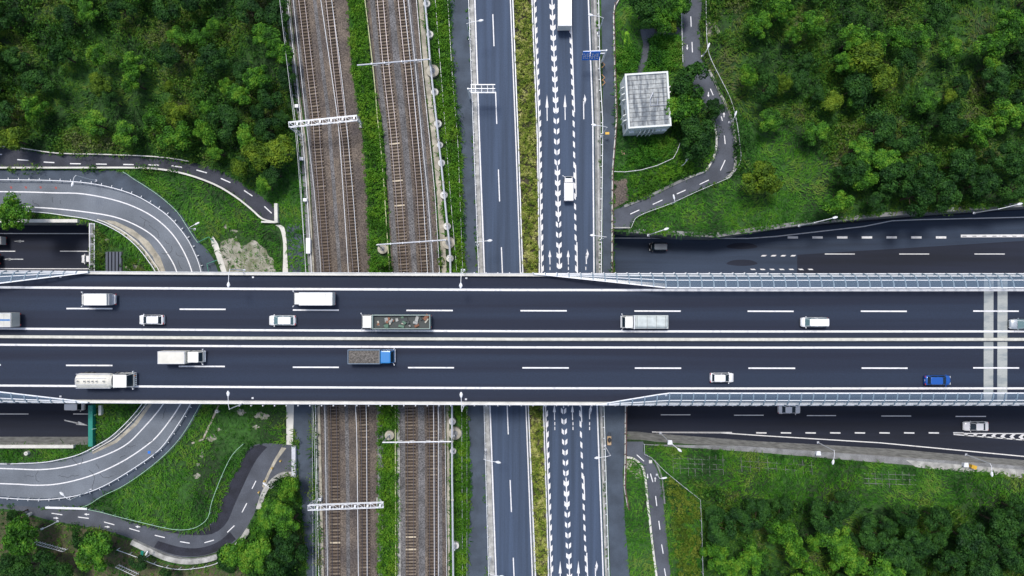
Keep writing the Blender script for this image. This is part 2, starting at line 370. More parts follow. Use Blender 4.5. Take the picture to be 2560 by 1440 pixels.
# ------------------------------------------------------------------ streets (two carriageways), service lanes
xL1 = [(0, 1187), (360, 1199), (680, 1211), (1020, 1225), (1440, 1240)]
xM0 = [(0, 1276), (360, 1290), (680, 1301), (1020, 1315), (1440, 1331)]
xE1 = [(0, 1335), (300, 1347), (680, 1354), (1020, 1364), (1440, 1378)]
xE2 = [(0, 1380), (300, 1391), (680, 1399), (1020, 1409), (1440, 1424)]
xE3 = [(0, 1426), (300, 1437), (680, 1443.5), (1020, 1453), (1440, 1469)]
xE4 = [(0, 1471), (300, 1482), (680, 1485), (1020, 1493), (1440, 1508)]
def off(t, dx): return [(y, x+dx) for y, x in t]
def vband(m, A, B, z, y0=-260, y1=1700): return m.band(vline(A, y0, y1), vline(B, y0, y1), z)
Z = .02
road_w = sheet('west_carriageway', vband(MB(), off(xL1, -3), off(xM0, 4), Z), ASF_STREET)
road_e = sheet('east_carriageway', vband(MB(), off(xE1, -5), off(xE4, 4), Z), ASF_STREET)
kz = Z+.006
def vl(m, t, w, y0=-260, y1=1700): return m.ribbon([P(x, y, kz) for x, y in vline(t, y0, y1, 20)], w, kz)
m = MB(); vl(m, xL1, .26); vl(m, xM0, .22); mark('edge_line', m, road_w)
m = MB()
xd = [(35, 1232), (115, 1235), (230, 1239), (480, 1248), (680, 1256), (1020, 1268), (1440, 1285)]
for k in range(-2, 9):
    y0 = 35.5+194.1*k; L(m, [(interp(xd, y0), y0), (interp(xd, y0+80), y0+80)], .2, kz)
mark('lane_dash', m, road_w)
m = MB(); vl(m, xE1, .2); vl(m, xE4, .24)
for a, b in [(-260, 298), (414, 560), (612, 690), (1000, 1036), (1194, 1285), (1386, 1620)]: vl(m, xE2, .2, a, b)
for a, b in [(-100, 298), (412, 494), (605, 690), (1015, 1062), (1190, 1262), (1382, 1600)]: vl(m, xE3, .2, a, b)
mark('edge_line', m, road_e)
mc = MB(); mt = MB(); m3 = MB(); y = -250
while y < 1690:
    x = interp(xE2, y); h = 16.5; d_ = 5
    mc.pxpoly([(x-6.6, y), (x-1.2, y+d_), (x-1.2, y+h), (x-6.6, y+h-d_)], kz+.004); mc.pxpoly([(x+1.2, y+d_), (x+6.6, y), (x+6.6, y+h-d_), (x+1.2, y+h)], kz+.004)
    x = interp(xE1, y+8); mt.pxpoly([(x+.5, y+12), (x+5.6, y+6), (x+5.6, y+20), (x+.5, y+26)], kz+.004)
    x = interp(xE3, y+12); m3.pxpoly([(x-5.4, y+6), (x-.6, y+11), (x-.6, y+25), (x-5.4, y+20)], kz+.004)
    y += 25.9
mark('chevron_marking', mc, road_e); mark('slanted_edge_marking', mt, road_e); mark('slanted_lane_marking', m3, road_e)
def up_arrow(m, x, y0, y1, k=1.0):
    hh = (y1-y0)*.5; m.pxpoly([(x, y0), (x+3.4*k, y0+hh-3), (x+3.2*k, y0+hh), (x+1.1, y0+hh-1), (x-1.1, y0+hh-1), (x-3.2*k, y0+hh), (x-3.4*k, y0+hh-3)], kz); L(m, [(x, y0+hh-1), (x+.5, y1)], .16, kz)
def turn_arrow(m, x, y0, y1):
    L(m, [(x, y1), (x-.6, y0+14)], .18, kz); m.pxpoly([(x-1.8, y0+17), (x-1.2, y0+13), (x+1.5, y0+8), (x+1.4, y0), (x+6.0, y0+13), (x+1.8, y0+27), (x+1.8, y0+19), (x, y0+18)], kz)
m = MB()
for x, a, b in [(1367.5, 237, 302), (1412.5, 236, 300), (1374.5, 625, 661), (1420.5, 625, 661), (1386, 1012, 1050), (1431, 1012, 1050), (1400.5, 1402, 1466), (1446, 1402, 1466)]: up_arrow(m, x, a, b)
for x, a, b in [(1459.5, 235, 298), (1466, 622, 660), (1474, 1010, 1048), (1489, 1402, 1460)]: turn_arrow(m, x, a, b)
mark('arrow_marking', m, road_e)
m = MB()
for x in (1375, 1421, 1464.5): L(m, [(x, 667), (x, 675)], .16, kz)
for x in (1387, 1432.5, 1474):
    for y in (1056, 1068, 1076)[:2]: L(m, [(x, y-1), (x, y+7)], .16, kz)
mark('short_dash', m, road_e)
# gutters and pale verge strips
xWk0 = [(0, 1173), (360, 1186), (680, 1197), (1020, 1211), (1440, 1223)]
m = MB(); vband(m, xWk0, off(xL1, -3), .11); o = sheet('west_kerb', m, CONC)
m = MB(); vband(m, off(xE4, 5), [(0, 1493), (360, 1503), (680, 1503), (1020, 1508), (1440, 1520)], .05); sheet('gutter', m, CONC_D)
m = MB(); vband(m, [(0, 1484), (300, 1492), (680, 1497), (1020, 1501), (1440, 1513)], [(0, 1489), (300, 1497), (680, 1501), (1020, 1505), (1440, 1517)], .056); sheet('drain_strip', m, CONC)
# median
xH0 = [(0, 1284), (360, 1298), (680, 1309), (1020, 1323), (1440, 1341)]
xH1 = [(0, 1327), (360, 1341), (680, 1346), (1020, 1356), (1440, 1369)]
m = MB(); vband(m, off(xM0, 4.2), off(xE1, -5.2), .10); sheet('median', m, CONC)
m = MB(); vband(m, xH0, xH1, .108); sheet('median_soil', m, SOIL)
# service lane between railway and street
xS0 = [(0, 1125), (90, 1127), (180, 1134), (300, 1144), (360, 1152), (480, 1156), (680, 1160), (1020, 1169), (1100, 1174), (1250, 1175), (1440, 1168)]
xS1 = [(0, 1172), (360, 1186), (680, 1197), (1020, 1210.5), (1440, 1222)]
m = MB(); vband(m, xS0, xS1, .012); sheet('service_lane', m, ASF_SERVICE)
# right-hand service lane
m = MB(); m.band(vline([(0, 1503), (100, 1505), (180, 1507), (360, 1508), (680, 1506), (860, 1508), (1020, 1512), (1200, 1517), (1440, 1526)]), vline([(-200, 1570), (0, 1549), (30, 1535), (180, 1537), (360, 1537), (450, 1531), (680, 1530), (860, 1545), (1020, 1563), (1160, 1560), (1170, 1556), (1300, 1562), (1440, 1574)], step=20), .012)
sheet('east_service_lane', m, ASF_SERVICE)

# railway beds, tracks
bL = [(0, 726), (180, 745), (360, 771), (480, 777), (680, 786), (1020, 801), (1240, 806), (1440, 809)]
b1R = [(0, 870), (180, 880), (250, 893), (360, 909), (450, 916), (600, 923), (680, 928), (1020, 943), (1440, 946)]
b2L = [(0, 913), (180, 930), (300, 955), (360, 961), (500, 970), (680, 979), (1020, 996), (1440, 997)]
b2R = [(0, 1044), (180, 1058), (360, 1078), (480, 1087), (680, 1101), (1020, 1113), (1440, 1118)]
m = MB(); vband(m, bL, b1R, .06); bed = sheet('ballast_bed', m, BALLAST)
m = MB(); vband(m, b2L, b2R, .06); sheet('ballast_bed', m, BALLAST)
trk = {'A': [(0, 755), (180, 776), (300, 791), (360, 794.5), (480, 804), (680, 818), (1020, 834.5), (1080, 836), (1240, 838), (1440, 839)],
       'B': [(0, 823), (180, 843), (300, 857), (360, 865), (480, 875.5), (680, 891), (1020, 908), (1080, 911), (1240, 913), (1440, 914)],
       'C': [(0, 951), (180, 967), (300, 981), (360, 987), (480, 997), (680, 1011), (1020, 1026), (1080, 1026.5), (1440, 1028)],
       'D': [(0, 1003), (180, 1022), (300, 1034), (360, 1039.5), (480, 1050), (680, 1062), (1020, 1079.5), (1080, 1081), (1440, 1082)]}
m = MB()
for a, b in ((-26, -17), (27, 36)): m.band(vline(off(trk['A'], a), step=30), vline(off(trk['A'], b), step=30), .066)
m.band(vline(off(trk['C'], 19), step=30), vline(off(trk['D'], -19), step=30), .066)
m.band(vline(off(trk['D'], 14), step=30), vline(off(trk['D'], 24), step=30), .066); m.band(vline(off(trk['C'], -26), step=30), vline(off(trk['C'], -14), step=30), .066)
sheet('clean_ballast_strip', m, BALLAST_L)
m = MB()
for t in trk.values(): m.band(vline(off(t, -12), step=30), vline(off(t, 12), step=30), .072)
sheet('stained_ballast', m, mat('oil_stained_ballast', (.062, .046, .036), .95, c2=(.036, .029, .026), nscale=.5, speck=.6, sscale=5, bump=.8, bscale=8))
sl = MB(); sl.box(0, 0, 0, 2.0, .3, .14); slm = []
for mm_ in SLEEP:
    me = bpy.data.meshes.new('sleeper'); me.from_pydata(sl.v, [], sl.f); me.materials.append(mm_); slm.append(me)
tl = {'A': 'railway track farthest left, nearest the woods and the west fence', 'B': 'second railway track from the left, beside the central planted strip',
      'C': 'third railway track from the left, right of the central planted strip, many bleached sleepers', 'D': 'railway track farthest right, nearest the round concrete footings'}
for k, t in trk.items():
    base = P(interp(t, 720), 720)
    o = empty('railway_track', base, label=tl[k], cat='railway track', group='parallel railway tracks passing under the overpass')
    pts = [P(x, y) for x, y in cr(vline(t, -280, 1720, 40), 3)]
    for s in (-1, 1):
        q = []
        for i, p in enumerate(pts):
            tt = pts[min(i+1, len(pts)-1)]-pts[max(i-1, 0)]; tt.normalize(); q.append(Vector((p.x-tt.y*s*.56, p.y+tt.x*s*.56, .20)))
        MB().ribbon(q, .085, h=.15).build('rail', RAIL, o, world=True)
    cum = 0; nxt = 0; spots = []
    for a, b in zip(pts, pts[1:]):
        l = (b-a).length
        while nxt < cum+l: spots.append((a.lerp(b, (nxt-cum)/l), math.atan2(b.y-a.y, b.x-a.x)-math.pi/2)); nxt += .6
        cum += l
    vis = [(p, a) for p, a in spots if abs(p.y) < 55.6 and not (-24 < p.y < 3)]; vis = vis[::max(1, math.ceil(len(vis)/100))] if len(vis) > 100 else vis
    vs_ = set(id(p) for p, a in vis); rest = MB()
    ph = random.random()*9
    for i, (p, a) in enumerate(spots):
        v = math.sin(p.y*.16+ph)+random.uniform(-.9, .9)
        mi = (2 if v > 1.15 else 1 if v > 0 else 0) if k in 'C' else (2 if v > 1.75 else 1 if v > .3 else 0) if k == 'A' else (1 if v > .6 else 0)
        if id(p) in vs_:
            so = bpy.data.objects.new('sleeper', slm[mi]); so.location = (p.x-base.x, p.y-base.y, .085); so.rotation_euler.z = a; so.parent = o; col.objects.link(so)
        else: rest.box(p.x, p.y, .085, 2.05, .26, .14, a)
    rest.build('sleeper', SLEEP[1 if k == 'C' else 0], o, world=True, kind='stuff')

# trough, gutters, wall lines beside the rails
m = MB(); m.band(vline([(0, 718), (180, 738), (300, 752), (360, 762), (480, 769), (680, 781), (1020, 794), (1440, 804)]), vline([(0, 724), (180, 743), (300, 757), (360, 767), (480, 774), (680, 786), (1020, 800), (1440, 810)]), .22)
m.build('cable_trough', BEIGE, label='beige concrete cable trough running along the left side of the railway', cat='cable trough')
m = MB(); m.band(vline([(0, 1046), (180, 1060), (360, 1081), (480, 1092), (680, 1105), (1020, 1116), (1440, 1120)]), vline([(0, 1057), (180, 1072), (360, 1094), (480, 1105), (680, 1117), (1020, 1123), (1440, 1125)]), .15)
m.build('drain_channel', BEIGE, label='pale concrete drain channel along the right edge of the railway', cat='drain')
m = MB(); m.band(vline([(0, 712), (180, 731), (360, 751), (680, 771), (1020, 790), (1440, 800)]), vline([(0, 719), (180, 739), (360, 762), (680, 782), (1020, 794), (1440, 805)]), .03); sheet('railside_path', m, CONC_D)
m = MB(); m.band([(992, 1000), (992, 1100), (991, 1180), (993, 1440), (993, 1700)], [(998, 1000), (999, 1100), (1000, 1180), (1002, 1440), (1002, 1700)], .12); sheet('lineside_kerb', m, CONC)
m = MB(); m.band([(941, 1000), (944, 1100), (944, 1240), (946, 1440), (948, 1700)], [(957, 1000), (957, 1100), (960, 1240), (955, 1440), (957, 1700)], .05); sheet('rocky_strip', m, CONC_D)

# lower-left service lane beside the rails
m = MB(); m.band([(725, 1000), (741, 1080), (742, 1180), (752, 1240), (762, 1360), (768, 1440), (775, 1700)], [(778, 1000), (781, 1080), (783, 1180), (786, 1240), (787, 1360), (788, 1440), (790, 1700)], .016)
sheet('lineside_lane', m, ASF_SERVICE)
m = MB(); m.band([(716, 560), (720, 620), (725, 700)], [(752, 560), (756, 620), (770, 700)], .012); sheet('lineside_lane', m, ASF_SERVICE)

# ------------------------------------------------------------------ ramps and paths on the left
L1u = cr([(-420, 345), (-200, 356), (0, 367), (60, 372), (145, 384), (250, 387), (360, 391), (430, 397), (500, 410), (560, 430), (610, 457), (650, 488), (680, 512), (697, 522)], 3)
L1l = cr([(-420, 421), (-200, 421), (0, 421), (200, 421), (330, 421), (400, 424), (470, 437), (540, 462), (590, 491), (630, 522), (660, 548), (690, 556)], 3)
r1 = sheet('curved_road', MB().band(L1u, L1l, .022), ASF_NEW if 0 else mat('dark_path_asphalt', (.042, .046, .062), .9, noise=.2, nscale=.4, speck=.2))
m = MB()
for a, b in [((-95, 396), (-68, 397)), ((-26, 385), (5, 386)), ((43, 399), (71, 401)), ((109, 405), (136, 406.5)), ((175, 409), (202, 409.5)), ((240, 410), (267, 410.5)), ((308, 411), (334, 411.5)), ((371, 412), (397, 413)), ((429, 414.5), (455, 418)), ((491, 425), (517, 432)), ((552, 446), (576, 456.5)), ((610, 476), (631, 490)), ((661, 516), (679, 533))]: L(m, [a, b], .2, .03)
mark('lane_dash', m, r1)
RO = cr([(-420, 450), (0, 451), (160, 454), (250, 463), (330, 484), (385, 512), (430, 545), (470, 592), (495, 640), (508, 680), (522, 760), (524, 845), (515, 930), (481, 1009), (435, 1082), (400, 1125), (337, 1170), (265, 1212), (200, 1235), (125, 1245), (62, 1244), (0, 1240), (-200, 1228), (-420, 1215)], 4)
RI = cr([(-420, 527), (0, 528), (60, 529), (120, 533), (170, 540), (240, 552), (300, 579), (345, 614), (378, 655), (398, 690), (410, 760), (410, 845), (400, 930), (358, 1012), (295, 1080), (250, 1110), (205, 1133), (157, 1146), (107, 1154), (27, 1157), (0, 1157), (-420, 1157)], 4)
DO = cr([(-420, 424), (0, 425), (200, 426), (300, 428), (345, 452), (380, 474), (412, 497), (450, 532), (475, 570), (500, 607), (530, 640), (548, 690), (560, 760), (560, 850), (545, 930), (506, 1009), (465, 1080), (425, 1127), (375, 1170), (317, 1210), (262, 1237), (212, 1264), (120, 1270), (0, 1268), (-420, 1250)], 4)
sheet('ramp_side_lane', MB().band(DO, RO, .016), ASF_SERVICE)
ramp = sheet('ramp_road', MB().band(RO, RI, .02), ASF_RAMP)
i1 = cr([(-420, 515), (0, 516), (50, 517), (130, 521), (215, 530), (285, 542), (340, 563), (385, 592), (417, 632), (442, 680), (458, 760), (458, 850), (448, 930), (409, 1009), (349, 1080), (310, 1115), (250, 1143), (175, 1165), (100, 1174), (0, 1171), (-420, 1160)], 4)
o1 = cr([(-420, 478), (0, 479), (130, 482), (210, 485), (300, 504), (370, 534), (420, 573), (455, 621), (480, 680), (497, 760), (498, 850), (488, 930), (452, 1009), (402, 1080), (362, 1117), (300, 1157), (225, 1190), (150, 1209), (87, 1213), (0, 1209), (-420, 1200)], 4)
m = MB(); m.ribbon([P(x, y, .026) for x, y in i1], .22, .026); m.ribbon([P(x, y, .026) for x, y in o1], .22, .026); mark('edge_line', m, ramp)
m = MB()
for (x, y) in [(28, 469), (65, 469), (102, 469), (140, 470)]: m.pxpoly([(x-4, y-2), (x, y-4), (x+3, y), (x, y+4)], .027)
m.build('faded_arrow_marking', PAINT_RED, ramp)
m = MB(); m.band([(255, 551), (300, 571), (350, 607), (385, 650), (398, 680)], [(258, 555), (297, 577), (340, 613), (372, 655), (385, 680)], .024)
m2 = [(288, 553), (330, 572), (372, 604), (402, 645), (418, 690)]; m.band([(255, 549), (300, 568), (352, 604), (387, 648), (402, 690)], m2, .024)
m.band([(409-38, 1009), (318, 1080), (270, 1112), (230, 1130)], [(409-28, 1009), (328, 1082), (278, 1116), (232, 1135)], .024); m.build('dusty_shoulder', BEIGE, ramp)
random.seed(3); m = MB()
def crack(m, x, y, ang, n, z, wd=.07, st=5):
    pts = []
    for i in range(n):
        pts.append(P(x, y, z)); x += math.cos(ang)*st; y += math.sin(ang)*st; ang += random.uniform(-.9, .9)*.8
    m.ribbon(pts, wd, z)
for x, y, a, n in [(350, 540, .9, 8), (365, 550, 2.2, 5), (372, 562, .7, 6), (392, 577, 1, 5), (412, 600, 1.1, 4), (428, 615, 1.2, 9), (440, 630, 1.4, 6), (445, 650, 1.5, 6), (205, 1145, 1.2, 12), (60, 1190, .1, 6), (145, 1190, -.2, 12), (240, 1160, 1, 4), (95, 1175, 1.6, 8), (320, 1115, .5, 5), (300, 1145, -.8, 4), (222, 1175, .6, 12), (250, 1185, .8, 8), (25, 495, 1.6, 6), (82, 500, 1.5, 6), (130, 492, 1.4, 4), (150, 500, 1.5, 3), (415, 1020, 2.0, 7), (440, 1040, 2.2, 5), (365, 1105, .3, 5)]:
    crack(m, x, y, a, n, .027); 
m.build('tar_seal', DARK, ramp)
# lower path
P1u = cr([(-420, 1262), (0, 1262), (120, 1272), (225, 1270), (290, 1290), (360, 1307), (430, 1326), (478, 1330), (518, 1318), (543, 1290), (560, 1240), (590, 1180), (618, 1125), (650, 1108), (735, 1113)], 3)
P1l = cr([(-420, 1262), (0, 1272), (60, 1281), (120, 1300), (200, 1314), (260, 1325), (330, 1347), (380, 1372), (430, 1391), (500, 1392), (560, 1372), (600, 1342), (628, 1300), (652, 1250), (675, 1215), (700, 1195), (735, 1176)], 3)
p1 = sheet('lower_path', MB().band(P1u, P1l, .024), ASF_PATH)
m = MB(); m.band(cr([(290, 1290), (360, 1307), (430, 1326), (478, 1331), (518, 1319), (543, 1291), (560, 1241), (590, 1181), (618, 1126), (650, 1111)], 3), cr([(290, 1294), (360, 1315), (430, 1332), (480, 1338), (530, 1335), (565, 1310), (585, 1265), (610, 1210), (640, 1150), (668, 1118)], 3), .03)
m.band(cr([(395, 1352), (450, 1368), (500, 1370), (545, 1355), (575, 1330)], 3), cr([(385, 1368), (440, 1388), (500, 1390), (555, 1373), (590, 1348)], 3), .03); m.build('resurfaced_strip', ASF_NEW, p1)
m = MB(); m.band([(704, 1118), (685, 1150), (670, 1180), (655, 1215)], [(716, 1120), (692, 1152), (674, 1186), (660, 1222)], .031); m.build('sandy_streak', BEIGE, p1)
m = MB()
for a, b in [((129, 1283), (156, 1287)), ((195, 1292.5), (222, 1296)), ((260, 1305), (286, 1312)), ((323, 1321), (349, 1328.5)), ((387, 1338), (412, 1344)), ((450, 1354), (474, 1358)), ((511, 1357), (535, 1350)), ((568, 1331), (586, 1314)), ((605, 1281), (617, 1258)), ((630, 1222), (640, 1202))]: L(m, [a, b], .17, .034)
mark('lane_dash', m, p1)
m = MB()
for x, y, s in [(217, 1286, -1), (140, 1295, 1), (268, 1317, 1), (345, 1317, -1)]: m.pxpoly([(x+s*7, y+s*.8), (x, y-3), (x, y-1), (x-s*6, y-1.4), (x-s*6, y+1.2), (x, y+1), (x, y+3)], .034)
mark('arrow_marking', m, p1)
# portal head walls, concrete paths
def wallbox(name, pts, wd, h, m_, z=0, **k): return MB().ribbon([P(x, y, z) for x, y in pts], wd, z, h).build(name, m_, **k)
wallbox('portal_wall', [(694, 510), (694.5, 558)], .62, 1.1, CONC_W, label='short white head wall where the dark curved road dives under the railway', cat='wall')
wallbox('portal_wall', [(657, 555.5), (692, 557)], .3, .9, CONC_W, label='thin white side wall joining the head wall at the end of the curved road', cat='wall')
wallbox('portal_wall', [(738, 1113), (738, 1197)], .75, 1.1, STEEL, label='grey head wall at the railway end of the lower path', cat='wall')
sheet('concrete_walk', MB().band(cr([(688, 563), (700, 572), (707, 600), (708, 640), (706, 690)]), cr([(694, 561), (710, 568), (716, 600), (718, 640), (721, 690)]), .02), CONC_W)
sheet('concrete_walk', MB().band([(716, 1000), (716, 1112)], [(735, 1000), (732, 1112)], .02), CONC_W)
random.seed(14); m = MB(); m.pxpoly(ragged([(548, 622), (562, 600), (590, 590), (600, 612), (630, 600), (650, 612), (668, 632), (684, 650), (688, 684), (600, 684), (562, 684)], .2), .014)
for x, y, a, b in [(565, 566, 8, 6), (585, 578, 10, 7), (528, 1095, 14, 10), (545, 1075, 9, 5), (505, 1135, 7, 12), (492, 1190, 9, 7), (495, 1160, 5, 6), (600, 1030, 16, 9), (655, 1040, 20, 10), (640, 1068, 10, 6), (330, 668, 18, 7), (350, 650, 8, 5), (268, 600, 7, 4)]: m.pxpoly(ragged([(x-a, y), (x, y-b), (x+a, y), (x, y+b)], .3), .014)
sheet('bare_dirt', m, SAND)
m = MB(); m.pxpoly([(525, 600), (532, 590), (545, 610), (568, 684), (555, 684), (540, 640)], .03); m.build('stair', CONC_W, label='narrow white concrete stair down the dirt bank above the overpass', cat='stairs')
m = MB()
for x in (266.5, 275, 283.5, 292, 300.5): 
    a = P(x+2.6, 654); m.box(a.x, a.y, .05, .42, 3.75, .3)
o = empty('steel_plate_rack', P(288, 654), label='row of dark grey steel beams on the grass inside the ramp loop', cat='steel beams')
m.build('beam', mat('slate_steel', (.07, .085, .12), .5), o, world=True)
m = MB(); a = P(287, 654); m.box(a.x, a.y, 0, 3.1, 3.9, .05); m.build('base', DARK, o, world=True)
wallbox('concrete_kerb', [(548, 1013), (535, 1040), (520, 1072), (508, 1098), (480, 1108)], .35, .15, BEIGE, label='thin beige concrete drain line through the grass below the ramp', cat='drain')
# retaining wall below lower path
cw = cr([(333, 1352), (375, 1372), (420, 1392), (470, 1401), (520, 1396), (560, 1382), (596, 1360), (625, 1320)], 4)
m = MB().ribbon([P(x, y, 0) for x, y in cw], .95, 0, .8); m.build('retaining_wall', CONC, label='broad grey concrete retaining wall curving below the lower path', cat='retaining wall')
m = MB().ribbon([P(x, y, 0) for x, y in cr([(649, 1270), (665, 1225), (690, 1195), (712, 1184), (736, 1184)], 4)], .9, 0, .8); m.build('retaining_wall', CONC, label='pale concrete wall bending round the upper end of the lower path', cat='retaining wall')

# ------------------------------------------------------------------ paths on the right
R1l = cr([(1706, -260), (1704, -100), (1703, 0), (1702, 90), (1702, 150), (1715, 200), (1740, 240), (1770, 270), (1782, 300), (1788, 350), (1784, 390), (1765, 425), (1700, 450), (1620, 490), (1560, 515), (1531, 527)], 3)
R1r = cr([(1760, -260), (1757, -100), (1755, 0), (1750, 90), (1754, 150), (1775, 185), (1798, 225), (1818, 270), (1834, 325), (1838, 380), (1834, 420), (1812, 447), (1775, 462), (1700, 500), (1640, 525), (1590, 545), (1570, 572), (1531, 572)], 3)
rp = sheet('winding_path', MB().band(R1l, R1r, .024), ASF_PATH)
m = MB()
for a, b in [((1727, -20), (1727, 5)), ((1727, 41), (1728, 67)), ((1730, 105), (1731, 131)), ((1776, 222), (1783, 238)), ((1803, 291), (1806, 302)), ((1811, 339), (1813, 360)), ((1813, 400), (1801, 426)), ((1772, 450), (1749, 461)), ((1714, 475), (1692, 485)), ((1656, 500), (1632, 511)), ((1598, 525), (1576, 535))]: L(m, [a, b], .17, .03)
mark('lane_dash', m, rp)
m = MB()
for x, y, s in [(1718, 118, 1), (1771, 236, 1), (1810, 287, -1)]: m.pxpoly([(x, y+s*7), (x-3, y+s*1), (x-1, y+s*1), (x-1, y-s*6), (x+1, y-s*6), (x+1, y+s*1), (x+3, y+s*1)], .03)
mark('arrow_marking', m, rp)
m = MB(); m.band([(1704, 68), (1640, 70), (1600, 73)], [(1704, 90), (1650, 90), (1618, 95)], .02); m.band([(1600, 74), (1608, 110), (1600, 150), (1588, 182)], [(1618, 94), (1626, 115), (1618, 150), (1606, 182)], .021)
sheet('side_path', m, ASF_PATH)
wallbox('post_block', [(256, 1012), (256, 1036)], .5, .9, CONC_W, label='short white block wall beside the teal screen below the overpass', cat='wall')
sheet('lawn', MB().pxpoly([(1541, 30), (1562, 12), (1600, 30), (1630, 62), (1628, 72), (1560, 72), (1542, 60)], .012), mat('mown_lawn', (.03, .10, .012), .9, noise=.2, nscale=.5, speck=.2))
sheet('lawn', MB().pxpoly(ragged([(1562, 80), (1572, 76), (1578, 95), (1582, 120), (1574, 130), (1562, 122), (1560, 98)], .1, 2), .013), mat('pale_lawn', (.18, .38, .02), .9, noise=.2, nscale=.5, speck=.2))
sheet('gravel_patch', MB().pxpoly([(1532, 452), (1568, 446), (1572, 500), (1536, 520)], .016), BALLAST)
sheet('bare_dirt', MB().pxpoly([(1762, 50), (1790, 55), (1800, 80), (1780, 95), (1768, 92)], .016), SAND)
def kerb(name, pts, wd, h, m_, **k): return wallbox(name, cr(pts, 4), wd, h, m_, **k)
kerb('path_kerb', [(1772, 175), (1790, 210), (1800, 235), (1815, 262), (1830, 300), (1838, 350), (1839, 385), (1835, 425), (1815, 446)], .45, .15, CONC, label='pale concrete kerb on the outer side of the winding path', cat='kerb')
kerb('path_kerb', [(1781, 297), (1789, 330), (1791, 360), (1783, 395), (1765, 425), (1745, 435), (1722, 443)], .35, .15, CONC_W, label='pale kerb around the dark tree island inside the winding path bend', cat='kerb')
kerb('path_kerb', [(1722, 444), (1690, 458), (1640, 482), (1600, 500), (1560, 516)], .5, .2, CONC_D, label='grey concrete gutter kerb along the straight stretch of the winding path', cat='kerb')
R2l = cr([(1563, 1104), (1562, 1140), (1590, 1152), (1608, 1180), (1617, 1250), (1625, 1310), (1634, 1380), (1641, 1440), (1665, 1700)], 3)
R2r = cr([(1608, 1104), (1609, 1132), (1632, 1150), (1648, 1190), (1657, 1240), (1662, 1290), (1670, 1370), (1677, 1440), (1705, 1700)], 3)
rp2 = sheet('south_path', MB().band(R2l, R2r, .024), ASF_PATH)
m = MB()
for a, b in [((1592, 1137), (1610, 1153)), ((1626, 1184), (1632, 1205)), ((1639, 1240), (1642, 1265)), ((1647, 1302), (1650, 1324)), ((1654, 1361), (1658, 1384)), ((1661, 1421), (1665, 1445))]: L(m, [a, b], .17, .03)
mark('lane_dash', m, rp2)
m = MB()
for x, y, s in [(1619, 1191, 1), (1638, 1198, -1)]: m.pxpoly([(x, y+s*6), (x-2.6, y+s*1), (x-1, y+s*1), (x-1, y-s*6), (x+1, y-s*6), (x+1, y+s*1), (x+2.6, y+s*1)], .03)
mark('arrow_marking', m, rp2)
kerb('path_kerb', [(1565, 1143), (1585, 1147), (1604, 1165), (1613, 1195), (1618, 1250), (1624, 1300), (1632, 1370), (1641, 1440), (1650, 1500)], .38, .15, CONC_W, label='pale kerb on the left side of the south path', cat='kerb')
kerb('path_kerb', [(1636, 1150), (1650, 1180), (1658, 1225), (1661, 1260)], .3, .3, CONC_D, label='dark low kerb on the right side of the bend in the south path', cat='kerb')
m = MB(); m.pxpoly([(1566, 1150), (1582, 1150), (1600, 1170), (1605, 1195), (1590, 1195), (1566, 1170)], .016); sheet('bare_dirt', m, SAND)
m = MB(); m.band([(1566, 1110), (1700, 1105), (1830, 1113), (2060, 1130), (2300, 1146), (2560, 1165), (3300, 1230)], [(1612, 1112), (1700, 1118), (1830, 1125), (2060, 1146), (2300, 1164), (2560, 1186), (3300, 1255)], .012); sheet('verge_pavement', m, CONC_D)
m = MB(); m.pxpoly([(2265, 1150), (2560, 1175), (2560, 1196), (2400, 1180), (2290, 1168)], .016); sheet('verge_pavement', m, CONC)
m = MB(); m.band([(1570, 571), (1800, 583), (1860, 575), (1940, 561), (2040, 548), (2160, 535), (2400, 517), (2560, 506), (3300, 462)], [(1572, 582), (1800, 594), (1860, 586), (1940, 572), (2040, 558), (2160, 545), (2400, 527), (2560, 516), (3300, 472)], .012); sheet('verge_pavement', m, CONC_D)
# ------------------------------------------------------------------ the overpass
def dy(x): return interp([(-2000, -24), (-600, -12), (0, -6.5), (640, -2.6), (1280, 0), (1920, .8), (2560, .4), (4600, -1)], x)
def hl(y, x0=-700, x1=3260, z=DECK+.02, step=80):
    return [P(x, y+dy(x), z) for x in np.arange(x0, x1+1, step)]
ov = empty('overpass', P(1280, 847, 0), label='wide six lane concrete expressway overpass crossing the whole scene', cat='overpass')
def hb(m, ya, yb, z, z1=None):
    A, B = hl(ya, z=z), hl(yb, z=z)
    n = len(A)
    if z1 is None: return m.add(A+B, [(i, n+i, n+i+1, i+1) for i in range(n-1)])
    A2, B2 = [Vector((p.x, p.y, z1)) for p in A], [Vector((p.x, p.y, z1)) for p in B]
    fs = []
    for i in range(n-1):
        fs += [(2*n+i, 3*n+i, 3*n+i+1, 2*n+i+1), (i, i+1, n+i+1, n+i), (i, 2*n+i, 2*n+i+1, i+1), (n+i, n+i+1, 3*n+i+1, 3*n+i)]
    return m.add(A+B+A2+B2, fs)
def hb2(m, ya, yb, z, h):
    A, B = hl(ya, z=z), hl(yb, z=z); n = len(A)
    A2, B2 = [p+Vector((0, 0, h)) for p in A], [p+Vector((0, 0, h)) for p in B]; fs = []
    for i in range(n-1):
        fs += [(2*n+i, 3*n+i, 3*n+i+1, 2*n+i+1), (i, i+1, n+i+1, n+i), (i, 2*n+i, 2*n+i+1, i+1), (n+i, n+i+1, 3*n+i+1, 3*n+i)]
    return m.add(A+B+A2+B2, fs)
hb2(MB(), 683.5, 1012.5, DECK-.45, .44).build('deck', CONC, ov, world=True)
m = MB()
for y in (720, 790, 860, 930, 985): hb2(m, y-8, y+8, DECK-2.2, 1.74)
m.build('girder', STEEL, ov, world=True)
hb(MB(), 689, 1004, DECK+.004).build('road_surface', ASF_DECK, ov, world=True)
